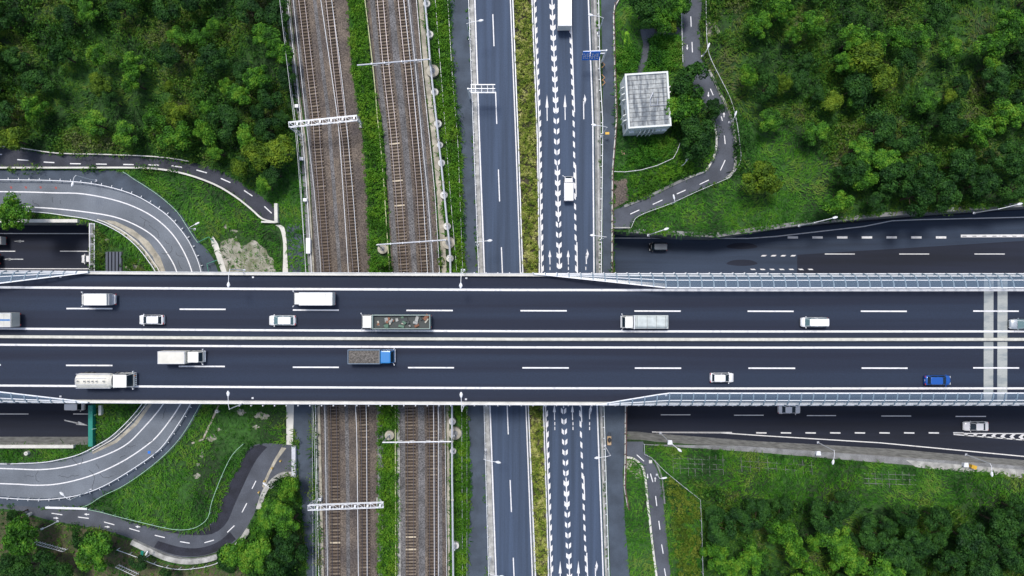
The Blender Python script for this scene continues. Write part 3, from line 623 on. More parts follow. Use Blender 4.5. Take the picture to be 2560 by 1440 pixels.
for y in (683.8, 1003.6): hb2(MB(), y, y+7.0, DECK-.2, 1.05).build('parapet', CONC_W, ov, world=True)
for y in (683.0, 1011.4): hb2(MB(), y, y+1.0, DECK+.9, .12).build('parapet_rail', WHITE_M, ov, world=True)
hb2(MB(), 844, 850.6, DECK+.005, .75).build('median_barrier', mat('cream_concrete', (.56, .555, .50), .85, noise=.12, nscale=1.5, speck=.08), ov, world=True)
hb2(MB(), 850.9, 853.4, DECK+.005, .18).build('median_kerb', CONC_D, ov, world=True)
for px in (610, 1145, 1546, 2150, 2800, -60, -500):
    m = MB(); z0 = LOW if (px > 1550 or px < 200) else 0
    for y in (760, 930): a = P(px, y); m.box(a.x, a.y, z0, 1.8, 2.6, DECK-3.4-z0)
    a = P(px, 847); m.box(a.x, a.y, DECK-3.4, 2.2, 20.5, 1.2); m.build('pier', CONC, ov, world=True)
# expansion joint: two pale strips with a dark gap
for x0, x1 in ((2460, 2484), (2494, 2519)):
    m = MB(); z = DECK+.012; m.poly([P(x0, 690, z), P(x1, 690, z), P(x1-1, 1003, z), P(x0-1, 1003, z)], z); m.build('expansion_joint', mat('joint_concrete', (.36, .38, .37), .85, c2=(.26, .29, .30), nscale=.6, stretch=(.4, 1.2, 1), lo=.45, hi=.55, speck=.1), ov, world=True)
m = MB(); z = DECK+.024
for y, wd in ((724.8, .40), (828.0, .36), (868.3, .36), (970.4, .36)): m.ribbon(hl(y, z=z), wd, z)
m.build('edge_line', PAINT, ov, world=True)
m = MB()
for a, b, y in [(-120, -5, 770), (166, 281, 771.3), (449, 564, 773), (732, 847, 775), (1016, 1132, 776), (1301, 1417, 776.7), (1586, 1702, 777.5), (1869, 1984, 778), (2152, 2267, 778), (2433, 2547, 777.6), (2716, 2830, 777),
                (-118, 2, 912), (165, 281, 913.4), (447, 562, 915.8), (732, 847, 918), (1020, 1135, 919), (1306, 1422, 919.5), (1587, 1703, 920.2), (1871, 1988, 920.4), (2154, 2269, 920.2), (2433, 2548, 919.6), (2716, 2830, 919)]: L(MB(), [(a, y), (b, y+.3)], .25, z).build('lane_dash', PAINT, ov, world=True)
m = MB()
for x, y in [(152, 690+2), (633, 693), (1166, 695), (152, 991), (632, 995), (1165, 998), (1665, 988)]:
    a = P(x, y, DECK+.02); m.box(a.x, a.y, DECK+.02, .35, .3, .12)
m.build('drain_cover', STEEL, ov, world=True)
m = MB()
for i in range(46):
    x = 600+i*29.3 if i else 600; 
    for y in (682.6, 1013.2): a = P(x, y, DECK+.3); m.box(a.x, a.y, DECK+.1, .18, .22, .6)
m.build('parapet_bracket', STEEL, ov, world=True)

# curved noise barriers standing on the parapets, growing out of them where they begin
def barrier(label, ybase, sgn, x0, x1, xfull, dirn, H=2.5, O=2.45):
    """sgn -1: north edge (leans south). dirn +1: rises towards +x from x0 to xfull"""
    xs = []; step = 29.4; x = x0
    while x <= x1: xs.append(x); x += step
    root = empty('noise_barrier', P((x0+x1)/2, ybase+dy((x0+x1)/2), DECK+.8), label=label, cat='noise barrier', group='curved transparent noise barriers on the overpass parapets')
    sd_ = -1 if sgn < 0 else 1        # world direction of inward lean
    def prof(x, f, t):                # t 0..1 along profile
        a = P(x, ybase+dy(x), DECK+.85); k = f
        u = O*k*(1-math.cos(t*math.pi/2)); h = H*max(k, .15)*math.sin(t*math.pi/2)
        return Vector((a.x, a.y+sd_*u, DECK+.85+h))
    def fac(x):
        f = (x-x0)/(xfull-x0) if dirn > 0 else (x1-x)/(x1-xfull)
        return max(0.02, min(1, f))
    ts = [0, .2, .4, .6, .8, 1]
    # ribs
    vis = [x for x in xs if -40 < x < 2600]; rest = MB()
    for x in xs:
        m = MB() if x in vis else rest
        pts = [prof(x, fac(x), t) for t in ts]
        for a, b in zip(pts, pts[1:]): m.beam(a, b, .2, .2)
        if x in vis: m.build('rib', RIB, root, world=True)
    if rest.v: rest.build('rib', RIB, root, world=True, kind='stuff')
    # panels, rails
    dense = []
    for a, b in zip(xs, xs[1:]): dense += [a]
    dense.append(xs[-1])
    for i, (ta, tb) in enumerate([(.08, .36), (.40, .62), (.66, .97)]):
        vs = []; 
        for x in dense: f = fac(x); vs += [prof(x, f, ta), prof(x, f, (ta+tb)/2), prof(x, f, tb)]
        fs = []
        for k in range(len(dense)-1):
            a = 3*k; fs += [(a, a+1, a+4, a+3), (a+1, a+2, a+5, a+4)]
        MB().add(vs, fs).build('panel', PANEL_N, root, world=True)
    for t, wd in ((.02, .2), (.38, .12), (.64, .12), (1, .2)):
        m = MB(); pts = [prof(x, fac(x), t) for x in dense]
        for a, b in zip(pts, pts[1:]): m.beam(a, b, wd, .1)
        m.build('rail', WHITE_M, root, world=True)
barrier('curved transparent noise barrier with grey ribs along the north parapet, right half of the overpass', 684, -1, 1334, 3200, 1660, 1)
barrier('curved transparent noise barrier with grey ribs along the south parapet, right half of the overpass', 1012, 1, 1490, 3200, 1660, 1)
barrier('short end of noise barrier tapering out on the north parapet, left edge of photo', 684, -1, -600, 236, -10, -1)
barrier('short end of noise barrier tapering out on the south parapet, left edge of photo', 1012, 1, -600, 236, -10, -1)

# ------------------------------------------------------------------ street lamps
def lamp(name, top, head, z0, h, label, group, hr=.22):
    zt = z0+h; T = P(*top, zt); Hd = P(*head, zt); base = Vector((T.x, T.y, z0))
    r = empty(name, base, label=label, cat='street lamp', group=group)
    MB().tube((T.x, T.y, z0), (T.x, T.y, zt-.4), .11, .07).build('pole', WHITE_M, r, world=True)
    MB().box(T.x, T.y, z0, .4, .4, .15).build('base_plate', STEEL, r, world=True)
    mid = T.lerp(Hd, .3); MB().path([(T.x, T.y, zt-.42), (mid.x, mid.y, zt-.05), (Hd.x, Hd.y, zt)], .05).build('arm', WHITE_M, r, world=True)
    dd = (Hd-T).normalized(); nn = Vector((-dd.y, dd.x, 0)); rings = []
    for t, wv, zz in [(-.12, .06, 0), (.1, .20, .07), (.45, hr+.05, .12), (.75, .16, .08), (.88, .05, .02)]:
        c = Hd+dd*t; rings.append([c+nn*wv+Vector((0, 0, -.06)), c+nn*wv*.6+Vector((0, 0, zz)), c-nn*wv*.6+Vector((0, 0, zz)), c-nn*wv+Vector((0, 0, -.06))])
    MB().loft(rings).build('lamp_head', WHITE_M, r, world=True, smooth=False)
    c = Hd+dd*.4; MB().box(c.x, c.y, zt-.09, .3, .3, .03).build('lens', HEAD_L, r, world=True)
GL = 'street lamps along the carriageways'
SW = [('topmost street lamp left of the west carriageway, beside the service lane', (1167, 57), (1197, 52)), ('street lamp on the left edge of the west carriageway just above the overpass', (1189, 605), (1219, 602)),
      ('street lamp on the left edge of the west carriageway below the overpass', (1210, 1150), (1240, 1155)), ('street lamp left of the west carriageway at the bottom edge of the photo', (1222, 1436), (1250, 1441))]
for l, t, h in SW: lamp('street_lamp', t, h, .1, 8.5, l, GL)
SE = [('topmost street lamp on the right edge of the east carriageway, near the white truck', (1509, 43), (1482, 38)), ('street lamp right of the east carriageway, level with the foot of the white building', (1518, 317), (1490, 313)),
      ('street lamp on the right edge of the east carriageway just above the overpass', (1516, 592), (1487, 589)), ('street lamp on the right edge of the east carriageway below the overpass', (1527, 1140), (1498, 1144))]
for l, t, h in SE: lamp('street_lamp', t, h, .05, 8.5, l, GL)
GB = 'lamps standing on the overpass parapets'
for l, t, h in [('lamp arching over the north side of the overpass, above the ramp loop', (572, 673), (571, 706)), ('lamp arching over the north side of the overpass, above the railway edge', (1153, 673), (1152, 708)),
                ('lamp on the south parapet of the overpass, above the grass by the ramp loop', (571, 1024), (570, 990)), ('lamp on the south parapet of the overpass, above the planted strip right of the railway', (1154, 1029), (1153, 993))]:
    lamp('street_lamp', t, h, DECK+.2, 7, l, GB, .25)
GR = 'lamps on the verges of the sunken road'
for l, t, h in [('lamp on the grass verge by the black minivan', (1640, 581), (1661, 574)), ('lamp on the grass verge at the foot of the slope left of the wood', (2038, 556), (2083, 545)), ('lamp on the north verge at the right edge of the photo', (2500, 522), (2545, 511)),
                ('lamp on the south verge above the paved bank near the overpass', (1672, 1103), (1695, 1122)), ('lamp on the south verge above the middle of the reed slope', (2088, 1128), (2084, 1150)), ('lamp on the south verge at the right, past the yellow box', (2479, 1160), (2480, 1180))]:
    lamp('street_lamp', t, h, 0, 7.5, l, GR, .2)
GP = 'small path lamps with white heads'
for l, t, h in [('small path lamp at the top of the winding path', (1766, 128), (1770, 118)), ('small path lamp outside the bend of the winding path', (1835, 297), (1838, 288)), ('small path lamp in the grass island of the winding path', (1711, 410), (1716, 402)),
                ('small path lamp lying over the straight stretch of the winding path', (1688, 505), (1686, 497)), ('small path lamp beside the lower path near the dense trees', (574, 1378), (570, 1370)), ('small path lamp on the bend of the lower path by the head wall', (676, 1222), (666, 1214)),
                ('small path lamp beside the south path', (1650, 1197), (1656, 1196)), ('small path lamp between the teal board and the fence', (359, 1398), (364, 1388)), ('small path lamp in the brown clearing beside the lower path', (120, 1316), (108, 1321)), ('small path lamp in the grass between curved road and ramp', (470, 570), (488, 561))]:
    lamp('street_lamp', t, h, 0, 3, l, GP, .12)
# ramp lamps
lamp('street_lamp', (172, 1251), (158, 1238), 0, 7, 'lamp leaning over the lower curve of the ramp road', 'lamps by the ramp road', .2)
lamp('street_lamp', (186, 438), (182, 455), 0, 7, 'lamp leaning over the upper curve of the ramp road', 'lamps by the ramp road', .2)

# ------------------------------------------------------------------ fences, guard rails
def fence(name, pts, label, cat, m_, h=1.1, sp=2.0, rails=(.95,), rw=.07, group=None, pw=.08, z=0, base=None, tick=0):
    W_ = [P(x, y, z) for x, y in pts]; n = len(W_)
    r = empty(name, W_[n//2], label=label, cat=cat, group=group)
    m = MB()
    for q in rails: m.ribbon([Vector((p.x, p.y, z+h*q-.04)) for p in W_], rw, h=.12)
    m.build('rail', m_, r, world=True)
    if base: MB().ribbon(W_, .28, z, .22).build('kerb', base, r, world=True)
    cum = 0; nxt = 0; sp_ = []
    for a, b in zip(W_, W_[1:]):
        l = (b-a).length
        while nxt < cum+l: sp_.append((a.lerp(b, (nxt-cum)/l), (b-a).normalized())); nxt += sp
        cum += l
    vis = [q for q in sp_ if abs(q[0].x) < 101 and abs(q[0].y) < 57][:100]; ids = {id(q[0]) for q in vis}
    pm = MB(); pm.box(0, 0, 0, pw*1.6, pw*1.6, h)
    if tick: pm.box(0, tick/2, h*.5, pw*1.2, abs(tick), .1)
    me = bpy.data.meshes.new('post'); me.from_pydata(pm.v, [], pm.f); me.materials.append(m_); rest = MB()
    for p, t in sp_:
        if id(p) in ids:
            o = bpy.data.objects.new('post', me); o.location = (p.x-r.location.x, p.y-r.location.y, z-r.location.z+.002); o.rotation_euler.z = math.atan2(t.y, t.x); o.parent = r; col.objects.link(o)
        else: rest.box(p.x, p.y, z, pw, pw, h)
    if rest.v: rest.build('post', m_, r, world=True, kind='stuff')
    return r
fence('guard_rail', vline(off(xH0, -2.2)), 'white guard rail on the left side of the planted median', 'guard rail', WHITE_M, .8, 4, rw=.16)
fence('guard_rail', vline(off(xH1, 2.6)), 'white guard rail on the right side of the planted median', 'guard rail', WHITE_M, .8, 4, rw=.16)
fence('railing', vline([(0, 1172), (360, 1185), (680, 1197), (1020, 1210.5), (1440, 1222)]), 'thin white railing between service lane and west carriageway', 'railing', WHITE_M, 1.0, 2, rw=.09, tick=.2)
fence('railing', vline([(0, 1495), (180, 1498), (300, 1505), (360, 1505), (680, 1501.5), (1020, 1508.5), (1440, 1521)]), 'white pedestrian railing on the right edge of the east carriageway', 'railing', WHITE_M, 1.0, 2.1, rw=.12, tick=-.3)
fence('boundary_fence', [(1552, -10), (1537, 15), (1534, 40), (1537, 180), (1540, 260), (1541, 300), (1537, 355), (1531, 430), (1530, 690)], 'rust brown fence with white posts right of the right service lane, above the overpass', 'fence', RUST, 1.2, 2, rw=.12, base=CONC_W, tick=-.4)
fence('boundary_fence', [(1564, 1005), (1563, 1150), (1561, 1215), (1562, 1222), (1570, 1270)], 'rust brown fence with white posts beside the right service lane, below the overpass', 'fence', RUST, 1.2, 2, rw=.2, base=CONC_W, tick=-.4)
fence('ramp_railing', RO[4:], 'white railing with brackets along the outer side of the ramp road', 'railing', WHITE_M, 1.0, 2.0, rw=.13, tick=.45)
fence('ramp_railing', RI[4:], 'white guard rail around the inner side of the ramp loop', 'guard rail', WHITE_M, .9, 3, rw=.12)
fence('ramp_railing', [(x+5.5, y-3) if y < 720 else (x+5, y+4) for x, y in RI if x > 225], 'pale concrete kerb rail on the inner shoulder of the ramp loop', 'kerb rail', CONC_W, .3, 6, rw=.18)
fence('green_fence', [p for p in DO if p[0] > 300 and 430 < p[1] < 612], 'pale green fence along the outer edge of the ramp side lane, above the overpass', 'fence', PALEGREEN_M, 1.1, 2.5)
fence('green_fence', [p for p in DO if p[0] > 215 and 1005 < p[1] < 1264]+[(212, 1264), (225, 1266)], 'pale green fence along the outer edge of the ramp side lane, below the overpass', 'fence', PALEGREEN_M, 1.1, 2.5)
fence('green_fence', [(500, 607), (528, 593), (540, 606)], 'short green fence corner at the bottom of the dirt bank', 'fence', GREEN_M, 1.1, 1.5)
fence('green_fence', [(528, 684), (523, 660), (550, 650)], 'small green gate frame beside the dirt bank stair', 'fence', GREEN_M, 1.1, 1.5)
fence('white_barrier', [(122, 1265), (225, 1268)], 'straight white barrier between ramp side lane and lower path', 'barrier', WHITE_M, 1.0, 3, rw=.4)
fence('road_barrier', L1l[4:], 'white edge wall on the inner side of the dark curved road', 'barrier', CONC_W, .9, 8, rw=.32)
fence('road_barrier', [p for p in L1u if p[0] < 500], 'thin white kerb rail on the outer side of the dark curved road', 'kerb rail', CONC_W, .6, 5, rw=.18)
fence('path_fence', cr([(228, 1270), (262, 1277), (310, 1290), (360, 1302), (430, 1318), (470, 1320), (500, 1312), (525, 1290), (535, 1250), (560, 1185), (585, 1135), (612, 1108)], 3), 'overgrown pale green fence between grass slope and lower path', 'fence', PALEGREEN_M, 1.0, 2.5, rw=.07)
fence('path_fence', cr([(300, 1370), (350, 1388), (400, 1408), (450, 1418), (500, 1415), (545, 1404), (575, 1385)], 3), 'white railing outside the broad wall below the lower path', 'fence', WHITE_M, 1.1, 2.5)
for lbl, a, b in (('first length of white steel fence under the trees, left of the round tree', (95, 1352), (170, 1372)), ('second length of white steel fence, right of the large round tree', (300, 1410), (350, 1433)), ):
    fence('picket_fence', [a, b], lbl, 'fence', WHITE_M, 1.6, .5, rails=(.25, .95), pw=.05)
fence('lineside_fence', vline([(0, 707), (180, 728), (360, 750), (480, 758), (680, 769), (1020, 785), (1440, 787)]), 'thin steel fence left of the railway, against the woods', 'fence', STEEL, 1.3, 3, rw=.05, pw=.05)
fence('lineside_wall_rail', vline([(0, 721), (180, 742), (360, 761), (480, 770), (680, 782), (1020, 791), (1440, 800)]), 'low white handrail on the cable trough left of the railway', 'handrail', WHITE_M, .8, 3, rw=.09)
fence('strip_fence', vline([(0, 914), (90, 925), (200, 938), (300, 946), (360, 953), (450, 961), (560, 968), (640, 973), (680, 976), (1020, 990), (1440, 991)]), 'yellowish pipe fence right of the central planted strip', 'fence', mat('yellow_green_metal', (.42, .45, .24), .6), .9, 4, rw=.16)
fence('strip_fence', vline([(0, 1089), (360, 1117), (480, 1126), (680, 1143), (1020, 1155), (1440, 1157)]), 'thin pale fence in the planted strip right of the round footings', 'fence', STEEL, .9, 5, rw=.05, pw=.05)
fence('strip_fence', vline([(0, 1120), (200, 1132), (360, 1146), (480, 1150), (680, 1158), (1020, 1168), (1440, 1168)]), 'thin fence between planted strip and left service lane', 'fence', STEEL, .9, 5, rw=.04, pw=.05)
fence('lineside_wall_rail', vline([(0, 1042), (180, 1057), (360, 1076), (480, 1088), (680, 1100), (1020, 1113), (1440, 1118)]), 'white handrail along the right edge of the railway ballast', 'handrail', WHITE_M, .8, 3, rw=.07)
fence('path_fence', cr([(1761, -40), (1762, 60), (1765, 120), (1775, 155), (1800, 205), (1822, 250), (1836, 300), (1845, 360), (1847, 405), (1825, 440), (1810, 450), (1740, 480), (1670, 512), (1620, 530), (1590, 544), (1582, 555), (1576, 570)], 3), 'thin wire fence around the outside of the winding path', 'fence', STEEL, 1.1, 2.5, rw=.06)
fence('path_fence', [(1535, 431), (1560, 432), (1600, 427), (1640, 416), (1680, 398), (1690, 380), (1697, 360)], 'thin grey fence curving round the reed bed below the white building', 'fence', STEEL, 1.1, 2.0, rw=.07)
fence('path_fence', [(1701, 38), (1702, 100), (1704, 160)], 'short grey fence left of the winding path above the dark tree', 'fence', STEEL, 1.1, 2.0, rw=.07)
fence('path_fence', [(1608, 1108), (1609, 1133), (1625, 1140), (1660, 1175), (1700, 1208), (1747, 1245), (1750, 1300), (1754, 1440), (1762, 1650)], 'thin fence climbing the reed slope and running down beside the south wood', 'fence', STEEL, 1.2, 2.5, rw=.06)
fence('path_fence', [(1532, 570), (1574, 570)], 'grey parapet rail where the winding path ends above the sunken road', 'railing', CONC, .9, 2, rw=.2)

# ------------------------------------------------------------------ railway equipment
pipe = [(1060, -40), (1062, 0), (1069, 75), (1075, 150), (1082, 220), (1091, 300), (1096, 350), (1104, 420), (1111, 490), (1118, 560), (1124, 620), (1126, 680), (1128, 850), (1130, 1015), (1130, 1180), (1131, 1250), (1133, 1440), (1136, 1650)]
r = empty('overhead_pipe', P(1118, 560), label='long wavy grey feeder pipe carried over the round concrete footings beside the railway', cat='pipe')
MB().path([P(x, y, 3.2) for x, y in cr(pipe, 2)], .19, 8).build('pipe', STEEL, r, world=True)
m = MB()
for x, y in cr(pipe, 2)[::3]: m.tube(P(x, y, 3.0), P(x, y, 3.42), .26, n=8)
m.build('coupling', CONC, r, world=True)
ordn = ['first', 'second', 'third', 'fourth', 'fifth', 'sixth', 'seventh', 'eighth', 'ninth', 'tenth', 'eleventh', 'twelfth']
discs = [(1067, 10, 9), (1075, 87, 9), (1082, 178, 16), (1087, 231, 9.5), (1095, 310, 9.5), (1100, 363, 8), (1104, 408, 9), (1110, 488, 9.5), (1118, 566, 9.5), (1121, 607, 16), (1125, 646, 9.5)]
DISCS = []
def disc(x, y, rr, label, post=True, grp='round concrete footings under the feeder pipe'):
    DISCS.append((x, y, rr))
    c = P(x, y, .5); o = empty('round_footing', (c.x, c.y, 0), label=label, cat='concrete footing', group=grp); q = rr*.0772
    MB().tube((0, 0, 0), (0, 0, .8), q, q*.97, 24).build('concrete_ring', CONC_W if rr < 12 else BEIGE, o)
    MB().tube((0, 0, .8), (0, 0, .83), q*.45, q*.45, 20).build('cap', CONC_D if rr > 12 else CONC, o)
    if post: MB().tube((0, 0, .5), (0, 0, 3.1), .12, n=8).build('post', STEEL, o)
for i, (x, y, rr) in enumerate(discs): disc(x, y, rr, f'{ordn[i]} round footing from the top above the overpass, '+('large with a gantry foot' if rr > 12 else 'small pale ring'))
for i, (x, y, rr) in enumerate([(1131, 1053, 9), (1138, 1083, 16), (1133, 1127, 8), (1139, 1363, 9)]): disc(x, y, rr, f'{ordn[i]} round footing from the top below the overpass, '+('large with a gantry foot' if rr > 12 else 'small pale ring'))
disc(957, 622, 13, 'lone round concrete footing in the central planted strip above the overpass', False, None); disc(974, 1088, 12, 'lone round concrete footing in the central planted strip below the overpass', False, None)
disc(543, 1028, 4.5, 'small round manhole ring in the grass below the ramp loop', False, None); disc(67, 1133, 5, 'small round manhole ring on the bushy strip beside the sunken road', False, None); disc(73, 1286, 4.5, 'small round manhole ring at the corner of the lower path', False, None)
def tgantry(label, a, b, zt, fa, fb):
    A = P(*a, zt); B = P(*b, zt); r = empty('rail_gantry', (A.x, A.y, 0), label=label, cat='rail gantry')
    MB().tube(A, B, .14, n=8).build('beam', STEEL, r, world=True)
    for T, F in ((A, fa), (B, fb)):
        if F: MB().tube(P(*F, .4), T, .16, .13, n=8).build('post', STEEL, r, world=True)
    m = MB()
    for k in (.2, .38, .62, .82):
        p = A.lerp(B, k); m.tube((p.x, p.y, zt), (p.x, p.y, zt-1.1), .05); m.tube((p.x, p.y, zt-1.1), (p.x+.9, p.y+.1, zt-.9), .04); m.box(p.x, p.y, zt+.1, .12, .35, .2)
    m.build('bracket', WHITE_M, r, world=True)
tgantry('tubular gantry beam over the two right tracks at the top of the photo', (893, 163), (1073, 148), 7, None, (1082, 178))
tgantry('tubular gantry beam over the two right tracks just above the overpass', (943, 612), (1113, 600), 7, (957, 622), (1121, 607))
tgantry('tubular gantry beam over the two right tracks just below the overpass', (957, 1106), (1128, 1104), 7, (974, 1088), (1138, 1083))
def truss(label, a, b, zt, fa, fb, wd=.9):
    A = P(*a, zt); B = P(*b, zt); r = empty('truss_gantry', (A.x, A.y, 0), label=label, cat='rail gantry')
    dd = (B-A); Ln = dd.length; dd.normalize(); nn = Vector((-dd.y, dd.x, 0))*wd/2; n = 12
    m = MB()
    for s in (-1, 1):
        for zz in (0, -.6): m.beam(A+nn*s+Vector((0, 0, zz)), B+nn*s+Vector((0, 0, zz)), .11)
    m.build('chord', WHITE_M, r, world=True); m = MB()
    for i in range(n+1):
        p = A+dd*Ln*i/n; m.beam(p-nn, p+nn, .07)
        if i < n: q = A+dd*Ln*(i+1)/n; m.beam(p-nn if i % 2 else p+nn, q+nn if i % 2 else q-nn, .06)
    m.build('lattice', WHITE_M, r, world=True); m = MB()
    for i in range(1, n, 2): p = A+dd*Ln*(i+.5)/n; m.box(p.x, p.y, zt+.03, .3, wd*.6, .06)
    m.build('plate', WHITE_M, r, world=True)
    for T, F in ((A, fa), (B, fb)):
        q = MB()
        for s in (-1, 1): q.beam(P(*F, 0)+nn*s*.8, T+nn*s, .13)
        Fp = P(*F, 0)
        for i in range(7):
            u = Fp.lerp(T, i/7); v = Fp.lerp(T, (i+1)/7); q.beam(u+nn*(.8 if i % 2 else -.8), v+nn*(-.8 if i % 2 else .8), .06)
        q.build('leg', WHITE_M, r, world=True)
        MB().box(Fp.x, Fp.y, 0, 1.0, 1.2, .35).build('footing', CONC, r, world=True)
truss('white lattice gantry over the two left tracks above the overpass', (722, 311), (892, 294), 7.5, (756, 342), (905, 312))
truss('white lattice gantry over the two left tracks below the overpass', (770, 1270), (958, 1263), 7.5, (800, 1245), (948, 1250))
GW = 'overhead wires along the tracks'
for lbl, t, wd in [('pair of overhead wires farthest left, along the woods fence', [(0, 699), (180, 720), (360, 742), (680, 765), (1020, 783), (1240, 790), (1440, 790)], .03), ('overhead wire above the far left track', [(0, 733), (180, 752), (300, 765), (480, 786), (680, 803), (1020, 812), (1440, 819)], .04),
                   ('pale overhead wire between the two left tracks', [(0, 802), (180, 828), (300, 845), (360, 850), (480, 858), (680, 871), (1020, 889), (1080, 892), (1440, 896)], .06),
                   ('bright overhead wire close over the second track', [(0, 829), (180, 853), (300, 866), (360, 871), (480, 882), (680, 897), (1020, 916), (1440, 918)], .05),
                   ('overhead wire over the far right track', [(0, 1009), (180, 1029), (300, 1040), (480, 1057), (680, 1069), (1020, 1084), (1440, 1086)], .05),
                   ('bright overhead wire just right of the far right track', [(0, 1021), (180, 1040), (360, 1056), (480, 1069), (680, 1083), (1020, 1096), (1440, 1096)], .05)]:
    pts = vline(t, -260, 1700, 60); r = MB()
    r.path([P(x, y, 6.3) for x, y in pts], wd, 5).build('overhead_wire', WHITE_M, label=lbl, cat='wire', group=GW)
m = MB(); m.box(0, 0, 0, .6, .5, 1.0); m.box(0, 0, 1.0, .7, .6, .06)
for i, (x, y, l) in enumerate([(745, 268, 'small white equipment box by the left rail fence, above the lattice gantry'), (757, 399, 'small white equipment box on the cable trough, below the lattice gantry'), (766, 501, 'white equipment box on the cable trough by the speech of wires'), (774, 615, 'tall white relay cabinet beside the left track near the overpass'), (802, 1245, 'white cabinet at the foot of the lower lattice gantry')]):
    l = l.replace(' by the speech of wires', ', midway between lattice gantry and overpass')
    o = MB(); o.v = list(m.v); o.f = list(m.f); q = o.build('equipment_box', WHITE_M, label=l, cat='equipment box'); q.location = P(x, y, .2)
    if i == 3: q.scale = (1.2, 5, 1)
m = MB()
random.seed(5)
rocks = sorted([(948, 1040), (950, 1062), (950, 1128), (951, 1140), (951, 1172), (950, 1190), (952, 1216), (951, 1228), (949, 1100), (952, 1152)], key=lambda q: q[1])
for i, (x, y) in enumerate(rocks):
    rr = []; c = P(x, y); n = 9
    for zz, k in ((0, 1), (.25, .95), (.5, .55)): rr.append([(math.cos(2*math.pi*j/n)*k*random.uniform(.4, .62), math.sin(2*math.pi*j/n)*k*random.uniform(.5, .9), zz) for j in range(n)])
    o = MB().loft(rr).build('boulder', CONC_D, label=f'{ordn[i]} grey boulder from the overpass in the row beside the second track', cat='boulder', group='row of boulders below the overpass'); o.location = c

# ------------------------------------------------------------------ sign gantries
def sign_gantry(label, pole, beam_end, zt, panels, back):
    T = P(*pole, zt); E = P(*beam_end, zt); r = empty('sign_gantry', (T.x, T.y, 0), label=label, cat='road sign')
    MB().tube((T.x, T.y, 0), (T.x, T.y, zt+.2), .19, .15, 10).build('pole', WHITE_M, r, world=True)
    m = MB()
    for dz in (0, -1.6): m.tube((T.x, T.y, zt+dz), (E.x, E.y, zt+dz), .12, n=8)
    m.build('beam', WHITE_M, r, world=True)
    if back:
        m = MB(); Y = E.y
        for k in (.12, .28, .5, .72, .92): p = T.lerp(E, k); m.beam((p.x, p.y+.75, zt+.1), (p.x, p.y-.75, zt+.1), .09)
        for s in (-.75, 0, .75): a = T.lerp(E, .1); m.beam((a.x, a.y+s, zt+.12), (E.x, E.y+s, zt+.12), .14, .1)
        m.build('frame', WHITE_M, r, world=True)
    for (xa, ya, xb, yb) in panels:
        a = P(xa, ya, zt); b = P(xb, ya, zt); tilt = .85 if not back else .4
        m = MB(); vs = [(a.x, a.y, zt+.3), (b.x, b.y, zt+.3), (b.x, b.y-tilt, zt-1.9), (a.x, a.y-tilt, zt-1.9)]
        off_ = Vector((0, .1, .04)); m.add(vs+[(v[0], v[1]+.08, v[2]) for v in vs], [(0, 3, 2, 1), (4, 5, 6, 7), (0, 1, 5, 4), (2, 3, 7, 6), (1, 2, 6, 5), (3, 0, 4, 7)])
        pn = m.build('sign_panel', BLUE_S if not back else STEEL, r, world=True)
        if not back:
            m = MB()
            def q(u, v, dz=0): return Vector((a.x+(b.x-a.x)*u, a.y-tilt*v-.02, zt+.3-2.2*v+.01))
            for (u0, v0, u1, v1) in [(.12, .2, .32, .28), (.2, .2, .24, .75), (.1, .5, .36, .56), (.12, .7, .3, .78), (.45, .25, .5, .8), (.58, .2, .85, .28), (.6, .45, .88, .52), (.7, .2, .74, .8), (.58, .74, .86, .8), (.4, .4, .55, .46)]:
                m.add([q(u0, v0), q(u0, v1), q(u1, v1), q(u1, v0)], [(0, 1, 2, 3)])
            m.build('lettering', PAINT, r, world=True)
sign_gantry('blue overhead direction sign on a white arm over the right lane, above the white building', (1516, 126), (1458, 129), 7, [(1457, 131, 1475, 147), (1477, 131, 1501, 147)], False)
sign_gantry('overhead sign seen from behind on a white frame over the west carriageway', (1170, 222), (1238, 222), 7, [(1190, 213.5, 1237, 217)], True)
m = MB(); m.box(0, 0, 0, .1, .1, 2); m.box(0, 0, 2, .9, .5, .06)
for x, y, l in [(1514, 340, 'small yellow sign plate by the railing under the second right lamp')]:
    MB().box(0, 0, 2.4, .75, .45, .08).build('sign_plate', YELLOW, label=l, cat='sign').location = P(x, y, 0)
for x, y, l in [(1507, 165, 'upper orange trestle barrier on the service lane railing'), (1507, 197, 'middle orange trestle barrier on the service lane railing'), (1508, 209, 'lower orange trestle barrier on the service lane railing')]:
    o = empty('trestle', P(x, y), label=l, cat='barrier', group='orange trestles on the right service lane')
    m = MB(); m.beam((-.3, -.6, .8), (.3, .0, .8), .09); m.beam((.3, 0, .8), (-.3, .6, .8), .09); m.build('bar', mat('orange_paint', (.45, .22, .06), .6) if x == 1507 and y == 165 else bpy.data.materials['orange_paint'], o)
    m = MB()
    for a in ((-.3, -.6), (.3, 0), (-.3, .6)): m.beam((a[0], a[1], 0), (a[0], a[1], .8), .06)
    m.build('leg', DARK, o)
o = MB(); o.box(0, 0, 0, .9, .6, .9); o.box(0, 0, .9, 1, .7, .05); q = o.build('equipment_box', YELLOW, label='yellow box on the verge near the bottom right lamp', cat='box'); q.location = P(2428, 1165); q.rotation_euler.z = -.3
for x, y, l in [(2042, 1131, 'white cabinet on the south verge left of the middle lamp'), (2409, 1160, 'white cabinet on the south verge beside the yellow box'), (1673, 1104, 'white cabinet on the south verge near the overpass'), (2034, 1196, 'x')][:3]:
    o = MB(); o.box(0, 0, 0, .8, .6, .8); o.prism([(-.5, -.4), (.5, -.4), (.35, .45), (-.35, .45)], .8, .86); o.build('equipment_box', WHITE_M, label=l, cat='equipment box').location = P(x, y)
